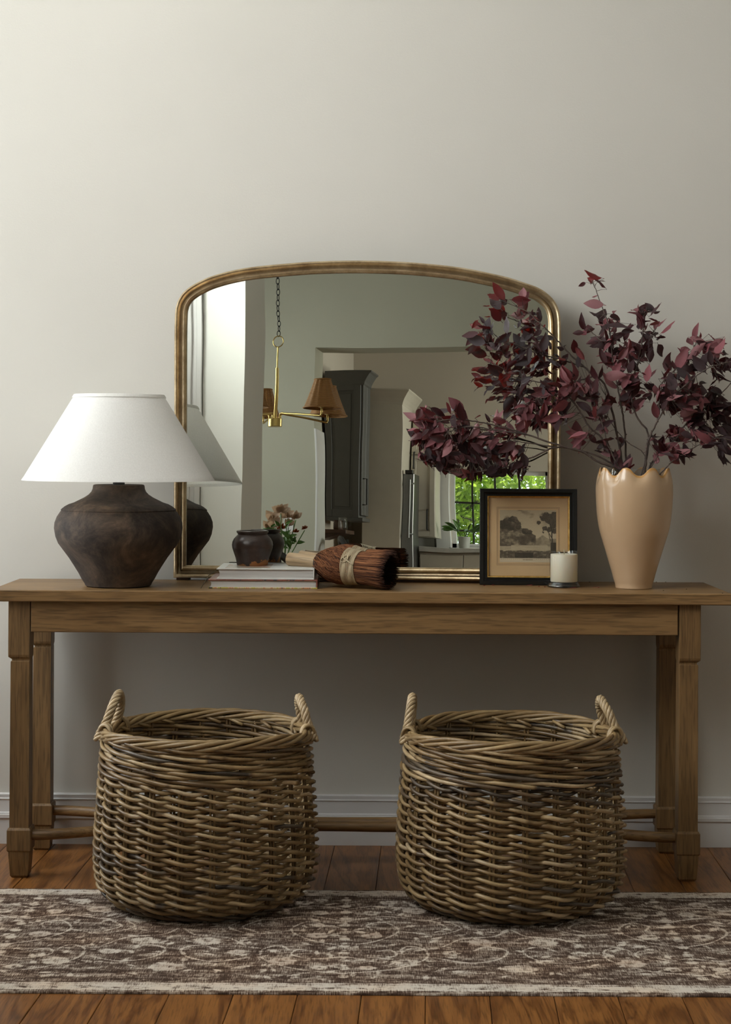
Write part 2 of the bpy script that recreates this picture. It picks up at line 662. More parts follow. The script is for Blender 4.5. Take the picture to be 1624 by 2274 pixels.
def leg(xo_, xi, yf, yb, front):
    """block, waist, shaft, lower block, tapering foot"""
    s = 1 if xi > xo_ else -1
    cx0, cx1 = xo_, xi
    xm, ym = (xo_ + xi) / 2, (yf + yb) / 2
    def ring(hw0, hw1, hy, z):
        xa, xb = xm - s * hw0, xm + s * hw1
        return [(xa, ym - hy, z), (xb, ym - hy, z), (xb, ym + hy, z), (xa, ym + hy, z)]
    w = abs(xi - xo_) / 2
    a = .0215
    rings = [ring(.0185, .0185, .0185, 0.0), ring(.0225, .0225, .0225, .006), ring(.0262, .0262, .0262, .058), ring(.0262, .0262, .0262, .0665),
             ring(.0272, .0272, .0272, .0665), ring(.0298, .0298, .0298, .070), ring(.0298, .0298, .0298, .1205), ring(.0268, .0268, .0268, .126),
             ring(.0245, .0245, .0245, .1262), ring(.0235, .0240, .0235, .540), ring(.0232, .0240, .0235, .5445), ring(.0205, .0240, .0215, .546), ring(.0205, .0240, .0215, .550), ring(.0287, .0245, .0270, .556), ring(.0287, .0245, .0287, .562), ring(.0287, .0255, .0287, .697)]
    mb = MB()
    mb.loft(rings)
    mb.xform(TM)
    o = mb.build('leg', M['oak_leg'], tab)
    bv = o.modifiers.new('edge', 'BEVEL'); bv.width = .0016; bv.segments = 2; bv.limit_method = 'ANGLE'; bv.angle_limit = math.radians(25)
    return o


YFL, YBL = (-.402, -.345), (-.100, -.043)
for ys in (YFL, YBL):
    leg(-.8935, -.838, ys[0], ys[1], True)
    leg(.845, .787, ys[0], ys[1], True)
for ya in (-.3735, -.0715):
    pts = []
    sgn = 1 if ya < -.2 else -1
    for i in range(41):
        t = i / 40
        x = -.845 + t * (.795 + .845)
        e = min(1.0, max(0.0, (0.5 - abs(t - .5)) / 0.30))
        e = e * e * (3 - 2 * e)
        y = ya + (-.2225 + sgn * -.0155 - ya) * e
        z = .1035 + (.004 if sgn > 0 else -.001) * math.sin(t * 9)
        pts.append((x, y, z))
    mb = MB(); mb.tube(pts, [0.0135 + .0012 * math.sin(i * .9) * .5 for i in range(41)], 14)
    tpart(mb, 'stretcher', M['oak'], True, 60)

# ------------------------------------------------------------------ rug
RN, RMn = 760, 330
RX0, RX1, RY0, RY1 = -1.25, 1.20, -1.325, -0.518


def rug_pattern():
    """distressed floral runner: scrolling vines, rosettes and a light border band; value 0 dark ground .. 1 light"""
    nx, ny = RN, RMn
    xs = np.linspace(RX0, RX1, nx); ys = np.linspace(RY0, RY1, ny)
    A = np.zeros((ny, nx), np.float32)
    T = np.zeros((ny, nx), np.float32)
    rr = np.random.RandomState(7)

    def disk(x, y, r, v=1.0, asp=1.0, tint=0.0):
        i0, i1 = np.searchsorted(xs, (x - r * 1.3, x + r * 1.3)); j0, j1 = np.searchsorted(ys, (y - r * 1.3 * asp, y + r * 1.3 * asp))
        if i1 <= i0 or j1 <= j0: return
        X, Y = np.meshgrid(xs[i0:i1], ys[j0:j1])
        d = np.sqrt((X - x) ** 2 + ((Y - y) / asp) ** 2) / r
        m = np.clip((1.15 - d) / .3, 0, 1)
        A[j0:j1, i0:i1] = A[j0:j1, i0:i1] * (1 - m) + v * m
        if tint: T[j0:j1, i0:i1] = np.maximum(T[j0:j1, i0:i1], tint * m)

    def curve(pts, w, v=.8):
        for p in catmull([(a, b, 0) for a, b in pts], 26):
            disk(p.x, p.y, w, v)

    def flower(x, y, r, n=6, tint=0.0):
        a0 = rr.rand() * 6.28
        for k in range(n):
            a = a0 + 6.2832 * k / n
            disk(x + math.cos(a) * r * .62, y + math.sin(a) * r * .55, r * .42, .85, 0.9, tint)
        disk(x, y, r * .45, .75)
        disk(x, y, r * .24, .2)

    def leafy(x, y, r, a):
        for k in range(5):
            t = (k - 2) / 2
            disk(x + math.cos(a) * t * r, y + math.sin(a) * t * r, r * .42 * (1 - abs(t) * .75), .8)

    period = 0.735
    for c in range(-3, 4):
        for sx in (-1, 1):
            cx = -0.040 + c * period
            def q(x, y): return (cx + sx * x, -0.92 + y)
            w = .0027
            curve([q(0, -.28), q(.10, -.25), q(.17, -.18), q(.175, -.11), q(.14, -.08), q(.12, -.11)], w)
            curve([q(.20, -.17), q(.27, -.20), q(.33, -.17), q(.35, -.11), q(.31, -.08), q(.28, -.11)], w)
            curve([q(.215, -.08), q(.26, -.02), q(.33, .0), q(.36, .05)], w)
            curve([q(0, -.08), q(.07, -.04), q(.12, .04), q(.09, .11), q(.05, .09), q(.06, .05)], w)
            curve([q(0, .12), q(.09, .16), q(.19, .13), q(.25, .19), q(.33, .21)], w)
            curve([q(.19, .13), q(.23, .07), q(.20, .03)], w)
            curve([q(.12, .04), q(.2, .01), q(.26, .06), q(.24, .11)], w * .8)
            curve([q(0, -.16), q(.06, -.18), q(.11, -.15), q(.10, -.11), q(.07, -.12)], w * .9)
            curve([q(0, .22), q(.07, .25), q(.15, .23)], w)
            for (x, y, r) in ((.30, -.05, .032), (.27, .13, .036), (.13, -.20, .03), (.06, .0, .024), (.16, .21, .028), (.06, .19, .02), (.36, -.24, .03), (.33, .1, .022), (.23, -.13, .02), (.10, .28, .022), (.05, -.24, .018), (.30, .27, .02)):
                flower(cx + sx * x, -.92 + y, r, rr.randint(5, 8), 0.5 * (rr.rand() > .6))
            for _ in range(80):
                leafy(cx + sx * rr.uniform(.01, .36), -.92 + rr.uniform(-.31, .31), rr.uniform(.009, .02), rr.uniform(0, 3.14))
        for yy in np.arange(-.30, .32, .055):          # tree spine of the medallion
            disk(cx, -.92 + yy, .012, .85); disk(cx, -.92 + yy + .02, .006, .85)
    Y = ys[:, None] * np.ones((1, nx))
    e = np.minimum(Y - RY0, RY1 - Y)
    band = ((e > .012) & (e < .048)).astype(np.float32)
    A = np.where(e < .06, .30 + .0 * A, A)
    A = np.where(band > 0, .95, A)
    A = np.where((e > .051) & (e < .057), .8, A)
    A = np.where(e < .010, .12, A)
    for i in range(60):                                # small dark keys along the band
        x = RX0 + i * .0613 + .02
        for yy in (RY0 + .026, RY1 - .026):
            disk(x, yy, .009, .25, .45)
    return A, T


RA, RT = rug_pattern()
mb = MB()
me = bpy.data.meshes.new('rug')
gx, gy = np.meshgrid(np.linspace(RX0, RX1, RN), np.linspace(RY0, RY1, RMn))
zz = np.full(gx.shape, .0058) + .0004 * np.sin(gx * 5 + gy * 9)
ed = np.minimum(gy - RY0, RY1 - gy)
zz = np.where(ed < .004, .0042, zz)
co = np.stack([gx, gy, zz], -1).reshape(-1, 3)
nb = len(co)
ids = np.arange(nb).reshape(RMn, RN)
q = np.stack([ids[:-1, :-1], ids[:-1, 1:], ids[1:, 1:], ids[1:, :-1]], -1).reshape(-1, 4)
# skirt down to the floor on the two long edges
front = ids[0]; back = ids[-1]
fco = co[front].copy(); fco[:, 2] = .0003
bco = co[back].copy(); bco[:, 2] = .0003
fi = nb + np.arange(RN); bi = nb + RN + np.arange(RN)
q2 = np.stack([fi[:-1], fi[1:], front[1:], front[:-1]], -1)
q3 = np.stack([back[:-1], back[1:], bi[1:], bi[:-1]], -1)
co = np.concatenate([co, fco, bco]); q = np.concatenate([q, q2, q3])
me.vertices.add(len(co)); me.vertices.foreach_set('co', co.ravel())
me.loops.add(q.size); me.loops.foreach_set('vertex_index', q.ravel())
me.polygons.add(len(q)); me.polygons.foreach_set('loop_start', np.arange(len(q)) * 4)
me.update(calc_edges=True)
at = me.attributes.new('pattern', 'FLOAT', 'POINT')
at.data.foreach_set('value', np.concatenate([RA.ravel(), np.full(2 * RN, .05)]).astype(np.float32))
at = me.attributes.new('blush', 'FLOAT', 'POINT')
at.data.foreach_set('value', np.concatenate([RT.ravel(), np.zeros(2 * RN)]).astype(np.float32))
me.polygons.foreach_set('use_smooth', [True] * len(q))
t = NT('distressed rug')
t.set(Roughness=0.95); t.b.inputs['Specular IOR Level'].default_value = 0.1
pa = t.n('ShaderNodeAttribute'); pa.attribute_name = 'pattern'
pb = t.n('ShaderNodeAttribute'); pb.attribute_name = 'blush'
wear = t.noise(t.coord('Object', (11, 26, 1)), 1.5, 7, 0.72)
warp = t.noise(t.coord('Object', (60, 30, 1)), 1.0, 4, 0.7)
streak_x = t.noise(t.coord('Object', (40, 420, 1)), 1.0, 3, 0.6)
streak_y = t.noise(t.coord('Object', (620, 34, 1), (0, 0, 0)), 1.0, 3, 0.6)
p = t.math('ADD', 0.31, t.math('MULTIPLY', pa.outputs['Fac'], t.math('ADD', 0.06, t.math('MULTIPLY', warp, 1.15))))
p = t.math('ADD', p, t.math('MULTIPLY', t.math('SUBTRACT', wear, 0.49), 2.8))
p = t.math('ADD', p, t.math('MULTIPLY', t.math('SUBTRACT', streak_x, 0.5), 1.0))
p = t.math('ADD', p, t.math('MULTIPLY', t.math('SUBTRACT', streak_y, 0.5), 1.9))
base = t.ramp(p, [(0.05, (0.050, 0.031, 0.022)), (0.36, (0.12, 0.082, 0.063)), (0.58, (0.32, 0.262, 0.215)), (0.95, (0.62, 0.56, 0.49))])
hue = t.noise(t.coord('Object', (3, 5, 1)), 1.5, 4, .6)
base = t.mix(t.math('MULTIPLY', t.math('SUBTRACT', hue, .42, True), 1.6, True), base, t.mix(1.0, base, (1.25, .98, .74), 'MULTIPLY'))
base = t.mix(t.math('MULTIPLY', pb.outputs['Fac'], 0.35), base, (0.30, 0.15, 0.09))
t.color(base)
t.bump(t.math('ADD', streak_x, streak_y), 0.5, 0.0015)
me.materials.append(t.m)
rug = bpy.data.objects.new('rug', me); COL.objects.link(rug)
tag(rug, 'brown and beige distressed floral runner rug under the two baskets', 'rug')

# ------------------------------------------------------------------ leaning mirror
def gold_mat():
    t = NT('aged gilt wood')
    t.set(Metallic=0.8, Roughness=0.33)
    v = t.coord()
    n1 = t.noise(v, 22, 6, 0.65)
    n2 = t.noise(t.coord('Object', (1, 1, 1)), 160, 3)
    pt = t.n('ShaderNodeAttribute'); pt.attribute_name = 'tint'
    t.color(t.mix(t.math('ADD', t.math('MULTIPLY', n2, 0.18), t.math('MULTIPLY', pt.outputs['Fac'], 0.45), True), t.ramp(n1, [(0.3, (0.36, 0.26, 0.15)), (0.55, (0.64, 0.50, 0.31)), (0.8, (0.90, 0.77, 0.55))]), (0.12, 0.075, 0.04)))
    t.bump(t.math('ADD', n2, t.noise(v, 45, 4)), 0.35, 0.0012)
    return t.m


M['gold'] = gold_mat()
t = NT('mirror silvering')
t.set(Metallic=1.0, Roughness=0.0, Base_Color=(0.86, 0.885, 0.83))
t.bump(t.noise(t.coord('Object', (1, 1, 1)), 3.2, 1, 0.3), 1.0, 0.00045)
M['silver'] = t.m
out_px = [(384.6, 1283), (385.2, 1150), (386, 1000), (386.4, 870), (386.6, 755), (388, 696), (390.8, 678), (395.4, 665.4), (405.4, 650), (422, 636), (444, 623.5), (468.5, 613), (508.5, 601.6),
          (554.7, 593), (620, 586), (700, 580), (790, 578), (880, 580), (950, 585), (1020, 592.8), (1075, 603), (1130.8, 615.9), (1167.8, 627.9), (1195.5, 638), (1215.8, 651), (1230.6, 665.7),
          (1239.8, 682.4), (1244.5, 700.8), (1246.3, 730), (1246, 812), (1245.5, 960), (1244.5, 1120), (1243, 1291.5)]


def mir2(px, py):
    p, _ = ray_plane(px, py, MP + MN * .012, MN)
    d = p - MP
    return Vector((d.dot(MEX), d.dot(MEZ), 0))


side = [mir2(*p) for p in out_px]
pts2 = catmull(side, 5)
while (pts2[0] - pts2[-1]).length < 1e-5:
    pts2.pop()
n2 = len(pts2)
prof = [(0.001, -.024), (0, -.004), (0, .007), (.0015, .0130), (.005, .0155), (.0085, .0135), (.0105, .0075), (.0130, .0030), (.0175, .0015), (.0205, .0035), (.0225, .0105), (.0258, .0132), (.029, .0115), (.0305, .0075), (.0315, .0085), (.033, .0065), (.0338, .001), (.0338, -.004)]
mir = thing('leaning_mirror', 'wide arched mirror in aged gold frame leaning on the wall', 'mirror')
Mm = Matrix((( MEX.x, -MN.x, MEZ.x, MP.x), (MEX.y, -MN.y, MEZ.y, MP.y), (MEX.z, -MN.z, MEZ.z, MP.z), (0, 0, 0, 1)))
base_m = Mm @ Vector(((side[0].x + side[-1].x) / 2, 0, side[0].y))
mir.matrix_world = Matrix.Translation(base_m) @ Mm.to_3x3().to_4x4()
off = Vector(((side[0].x + side[-1].x) / 2, 0, side[0].y))


def offset_ring(d):
    out = []
    for i in range(n2):
        a, b, c = pts2[(i - 1) % n2], pts2[i], pts2[(i + 1) % n2]
        e1, e2 = (b - a).normalized(), (c - b).normalized()
        # outline runs up the left side, over and down: inside is on its right
        n_1, n_2 = Vector((e1.y, -e1.x, 0)), Vector((e2.y, -e2.x, 0))
        m = (n_1 + n_2) / (1 + n_1.dot(n_2))
        out.append(b + m * d)
    return out


rings = []
for d, h in prof:
    rr_ = offset_ring(d)
    rings.append([(p.x - off.x, -h, p.y - off.z) for p in rr_])
mb = MB(); mb.loft(rings, True, False, False)
mb.col = []
for d, h in prof:
    mb.col += [1.0 if .0110 < d < .0215 else (.55 if d > .0315 or h < 0 else 0.0)] * n2
mb.build('frame', M['gold'], mir, smooth=True, auto=50, tint=True)
gl = offset_ring(.031)
mb = MB(); mb.loft([[(p.x - off.x, y, p.y - off.z) for p in gl] for y in (0.0, .004)])
gg = mb.build('mirror_glass', M['silver'], mir)
gb = offset_ring(.004)
mb = MB(); mb.loft([[(p.x - off.x, y, p.y - off.z) for p in gb] for y in (.0045, .022)])
mb.build('backing_board', M['dark_wood'], mir)
for xx in (side[0].x + .025 - off.x, side[-1].x - .025 - off.x):
    mb = MB(); mb.box(xx - .018, xx + .018, -.006, .020, -.0075, .003, .002)
    mb.build('foot', M['dark_wood'], mir)

# ------------------------------------------------------------------ table lamp
LX, LY = -.6355, -.2835
lamp = thing('table_lamp', 'table lamp with dark mottled pottery base and white cone shade', 'lamp', (LX, LY, HT + .0002))
t = NT('mottled dark pottery')
t.set(Roughness=0.8); t.b.inputs['Specular IOR Level'].default_value = 0.3
v = t.coord()
n1 = t.noise(v, 9, 9, 0.72, 0.5)
n2_ = t.noise(v, 38, 5, 0.6)
c = t.ramp(n1, [(0.36, (0.018, 0.014, 0.012)), (0.46, (0.048, 0.035, 0.028)), (0.58, (0.11, 0.078, 0.056)), (0.70, (0.24, 0.155, 0.10))])
c = t.mix(t.math('MULTIPLY', n2_, 0.35), c, (0.05, 0.042, 0.037))
t.color(c)
t.bump(t.math('ADD', n2_, t.noise(v, 120, 4)), 0.35, 0.002)
M['pot'] = t.m
s_ = 857.5
prof_px = [(66, 1306.5), (72, 1304), (74, 1298), (80, 1288), (87, 1274), (97, 1257), (108, 1239), (120, 1222), (132, 1205), (138, 1190), (141, 1172), (140, 1160), (135, 1147), (128, 1136.5), (125.5, 1133.5), (126.5, 1132), (125, 1130), (118, 1124.5), (109, 1119.5), (107, 1119), (98, 1116), (88, 1111), (76, 1105), (66, 1098.5), (60, 1092), (57.5, 1086), (56.5, 1079), (55.5, 1077), (52, 1076)]
pr = [(a / s_, 1.09 - (b - 988.5) / s_ - HT) for a, b in prof_px]
dz = pr[0][1]
pr = [(a, b - dz if i < 2 else b - dz * max(0, 1 - i / 8)) for i, (a, b) in enumerate(pr)]
pr += [(.035, pr[-1][1] - .002), (.004, pr[-1][1] - .002)]
mb = MB(); mb.lathe([(0.004, 0.0)] + pr, 96)
mb.build('base', M['pot'], lamp, smooth=True, auto=40)
ztop = pr[-3][1]
mb = MB(); mb.lathe([(.0155, ztop - .004), (.0155, ztop + .004), (.0135, ztop + .006), (.0135, ztop + .009), (.006, ztop + .010), (.006, ztop + .05), (.016, ztop + .055), (.016, ztop + .10), (.004, ztop + .102)], 24)
mb.build('socket', M['black_metal'], lamp, smooth=True, auto=30)
zs0, zs1 = .9985 - HT, 1.2195 - HT
rs0, rs1 = .2455, .114
t = NT('white lampshade fabric')
v = t.coord('Object', (300, 300, 300))
nf = t.noise(v, 1, 2)
t.color(t.ramp(nf, [(0.3, (0.80, 0.79, 0.765)), (0.7, (0.88, 0.87, 0.845))]))
t.set(Roughness=0.85); t.b.inputs['Specular IOR Level'].default_value = 0.2
t.bump(nf, 0.15, 0.0005)
tl = t.n('ShaderNodeBsdfTranslucent'); tl.inputs[0].default_value = (0.9, 0.87, 0.8, 1)
mx = t.n('ShaderNodeMixShader'); mx.inputs[0].default_value = 0.22
out = [n for n in t.t.nodes if n.type == 'OUTPUT_MATERIAL'][0]
t.l(t.b.outputs[0], mx.inputs[1]); t.l(tl.outputs[0], mx.inputs[2]); t.l(mx.outputs[0], out.inputs[0])
M['shade'] = t.m
mb = MB(); mb.lathe([(rs0, zs0 + .002), (rs1, zs1 - .002)], 128, cap0=False, cap1=False)
sh = mb.build('shade', M['shade'], lamp, smooth=True)
def rim_band(r, z, slope, up, name):
    mb = MB()
    k = .0085 * up
    mb.lathe([(r, z), (r + .0016, z + .0002 * up), (r + .0018 + slope * k * .5, z + k * .5), (r + .0012 + slope * k, z + k), (r - .001 + slope * k, z + k), (r - .0022, z)], 128, cap0=False, cap1=False)
    return mb.build(name, M['shade'], sh, smooth=True, auto=40)
sl = (rs1 - rs0) / (zs1 - zs0)
rim_band(rs0, zs0, sl, 1, 'lower_trim')
rim_band(rs1, zs1, sl, -1, 'upper_trim')
mb = MB()
mb.tube([(math.cos(math.pi * k / 12 * 0 + a) * .0, 0, 0) for k, a in ((0, 0), (1, 0))], .001, 4)
mb = MB()
for k in range(3):
    a = 2.1 * k + .3
    mb.tube([(0, 0, zs1 - .02), (math.cos(a) * rs1, math.sin(a) * rs1, zs1 - .003)], .0016, 6)
mb.tube([(-.018, 0, ztop + .05), (-.045, 0, ztop + .09), (-.05, 0, ztop + .14), (-.02, 0, zs1 - .025), (0, 0, zs1 - .02), (.02, 0, zs1 - .025), (.05, 0, ztop + .14), (.045, 0, ztop + .09), (.018, 0, ztop + .05)], .0016, 6)
mb.build('harp', M['brass'], lamp, smooth=True)
mb = MB(); mb.sphere((0, 0, ztop + .135), .028, 16, 10, (1, 1, 1.25))
mb.build('bulb', plain('frosted bulb', (.8, .8, .78), .5), lamp, smooth=True)

# ------------------------------------------------------------------ books
t = NT('page block')
t.set(Roughness=0.8)
w_ = t.noise(t.coord('Object', (3, 3, 900)), 1, 3, 0.7)
t.color(t.ramp(w_, [(0.3, (0.36, 0.345, 0.325)), (0.6, (0.62, 0.605, 0.58))]))
t.bump(w_, 0.5, 0.0008)
M['pages'] = t.m


def cover_mat(name, base, stops, scale, z_only=False):
    t = NT(name)
    t.set(Roughness=0.35)
    f = t.noise(t.coord('Object', (9, 7, 1) if not z_only else (26, 3, 1)), scale, 3, 0.5)
    t.color(t.ramp(f, stops, 'CONSTANT'))
    return t.m


m_white = plain('white glossy book cover', (.70, .70, .67), .3, var=.02)
t = NT('printed jacket picture')
t.set(Roughness=0.3)
f = t.noise(t.coord('Object', (6, 9, 1)), 2.0, 3, .5)
t.color(t.ramp(f, [(0.0, (.30, .26, .20)), (.42, (.50, .45, .38)), (.5, (.42, .20, .13)), (.58, (.62, .6, .56)), (.7, (.70, .69, .66))], 'CONSTANT'))
m_pic = t.m
m_low = cover_mat('yellow and orange printed cover', 0, [(0.0, (.06, .06, .05)), (.38, (.50, .42, .08)), (.47, (.62, .50, .30)), (.55, (.60, .28, .12)), (.63, (.14, .13, .12)), (.68, (.62, .58, .5))], 2.2, True)
m_red = cover_mat('rust red book cover', 0, [(0.0, (.28, .10, .07)), (.45, (.22, .075, .055)), (.60, (.05, .04, .045)), (.66, (.30, .12, .08))], 1.6, True)


def book(name, label, fx0, fx1, y_front, depth, z0, th, cov_b, cov_t, cov_s, rz=0.0):
    c = thing(name, label, 'book', ((fx0 + fx1) / 2, y_front + depth / 2, z0), rz, 'art books under the small jar')
    w = fx1 - fx0
    h = w / 2
    d = depth / 2
    k = .0028
    def B(n, m, *a, c_=.0006, par=c):
        mb = MB(); mb.box(*a, c_); return mb.build(n, m, par)
    B('bottom_cover', cov_b, -h, h, -d, d, 0, k)
    B('top_cover', cov_t, -h, h, -d, d, th - k, th)
    B('spine', cov_s, h - .003, h, -d, d, k, th - k)
    # page block with a hollow curve at the fore edge
    mb = MB()
    rings = []
    for i in range(9):
        z = k + (th - 2 * k) * i / 8
        bow = .0035 * math.cos(math.pi * (i / 8 - .5))
        rings.append([(-h + .004 + bow, -d + .004, z), (h - .004, -d + .004, z), (h - .004, d - .004, z), (-h + .004 + bow, d - .004, z)])
    mb.loft(rings)
    mb.build('pages', M['pages'], c)
    return c


bk1 = book('book', 'lower of two hardback books, rust red and yellow covers', -.3995, -.121, -.337, .222, HT, .0225, m_low, m_red, m_red, .004)
bk2 = book('book', 'upper hardback book with white cover carrying a small jar', -.378, -.1285, -.328, .212, HT + .0225, .0275, m_white, m_white, m_white, -.006)
mb = MB(); mb.box(-.105, .01, -.085, .07, .0275, .0278)
mb.build('jacket_picture', m_pic, bk2)
# ribbon hanging out of the stack
rb = MB()
pa_, pb_ = P(481, 1266, -.34), P(446, 1293, -.36)
rb.tube([Vector((pa_.x, pa_.y, pa_.z)), (pa_ + pb_) / 2 + Vector((0, 0, .002)), Vector((pb_.x, pb_.y, HT + .0013))], .0009, 5)
rb.build('ribbon_marker', plain('dark olive ribbon', (.06, .05, .02), .6), None)
rbo = bpy.data.objects['ribbon_marker']
rbo.parent = bk2; rbo.matrix_parent_inverse = Matrix.Translation(bk2.location).inverted() if False else (Matrix.Translation(bk2.location) @ Matrix.Rotation(-.006, 4, 'Z')).inverted()

# ------------------------------------------------------------------ small glazed jar on the books
JX, JY, JZ = (562 - 812 - 1) / 845.0 + .0015, -.200, HT + .0504
jar = thing('small_jar', 'small dark brown glazed jar with chipped foot on stacked books', 'jar', (JX, JY, JZ))
t = NT('dark brown glaze with chips')
v = t.coord()
sep = t.n('ShaderNodeSeparateXYZ'); t.l(v, sep.inputs[0])
nz = t.noise(v, 38, 5, 0.6)
low = t.math('SUBTRACT', 0.0155, sep.outputs[2])
msk = t.math('GREATER_THAN', t.math('ADD', t.math('MULTIPLY', low, 14), nz), 0.625)
small = t.math('GREATER_THAN', t.noise(v, 150, 2), 0.74)
gl_ = t.ramp(t.noise(v, 60, 4), [(0.3, (0.024, 0.0135, 0.0105)), (0.7, (0.055, 0.034, 0.027))])
c = t.mix(small, gl_, (0.16, .12, .10))
t.color(t.mix(msk, c, (0.33, 0.14, 0.045)))
t.l(t.math('ADD', 0.30, t.math('MULTIPLY', msk, 0.5)), t.b.inputs['Roughness'])
t.bump(t.math('ADD', t.noise(v, 26, 3), t.math('MULTIPLY', t.noise(v, 130, 3), 0.25)), 0.45, 0.003)
M['jar'] = t.m
js = 845.0
jp = [(33, 1257), (34.2, 1255), (35, 1248), (37, 1240), (41, 1229), (44.2, 1219), (45, 1212), (44, 1205), (40.5, 1198), (35, 1192), (32, 1189), (32.4, 1187), (34.5, 1185), (35.2, 1182.5), (34.4, 1180.6), (32, 1180), (29.5, 1181), (28.5, 1186), (31, 1194), (38, 1202), (41, 1212), (37, 1230), (30, 1250), (4, 1252)]
jp = [(a / js, (1257 - b) / js) for a, b in jp]
mb = MB(); mb.lathe([(.003, 0)] + jp, 64, rfun=lambda r, z, a: r * (1 + .012 * math.sin(2 * a + 1) + .006 * math.sin(5 * a)))
mb.build('body', M['jar'], jar, smooth=True, auto=50)
sq = []
for i in range(26):
    u = i / 25
    a = math.radians(-90 - 22 + 24 * u - 6 * math.sin(u * 9))
    z = .056 + .0035 * math.sin(u * 11 + .5)
    r = (40.8 - (z - .050) * 330) / js + .0008
    sq.append((r * math.cos(a), r * math.sin(a), z))
mb = MB(); mb.tube(sq, .0021, 6)
mb.build('relief_scroll', M['jar'], jar, smooth=True)

# ------------------------------------------------------------------ fibre brushes
t = NT('coir fibre')
v = t.coord('Object', (60, 60, 60))
at_ = t.n('ShaderNodeAttribute'); at_.attribute_name = 'tint'
t.color(t.ramp(at_.outputs['Fac'], [(0.0, (0.006, 0.003, 0.002)), (0.35, (0.060, 0.022, 0.011)), (0.7, (0.15, 0.057, 0.024)), (1.0, (0.31, 0.135, 0.058))]))
t.set(Roughness=0.75); t.b.inputs['Specular IOR Level'].default_value = .15
M['coir'] = t.m
M['coir_core'] = plain('dark fibre core', (.030, .012, .007), .9)
M['twine'] = plain('cream twine', (.44, .36, .235), .8, var=.15, scale=60)
M['handle_wood'] = wood('pale turned handle', (.22, .135, .07), (.40, .27, .15), (.52, .38, .23), 'X', .6, fig=.5, grain=2.5)


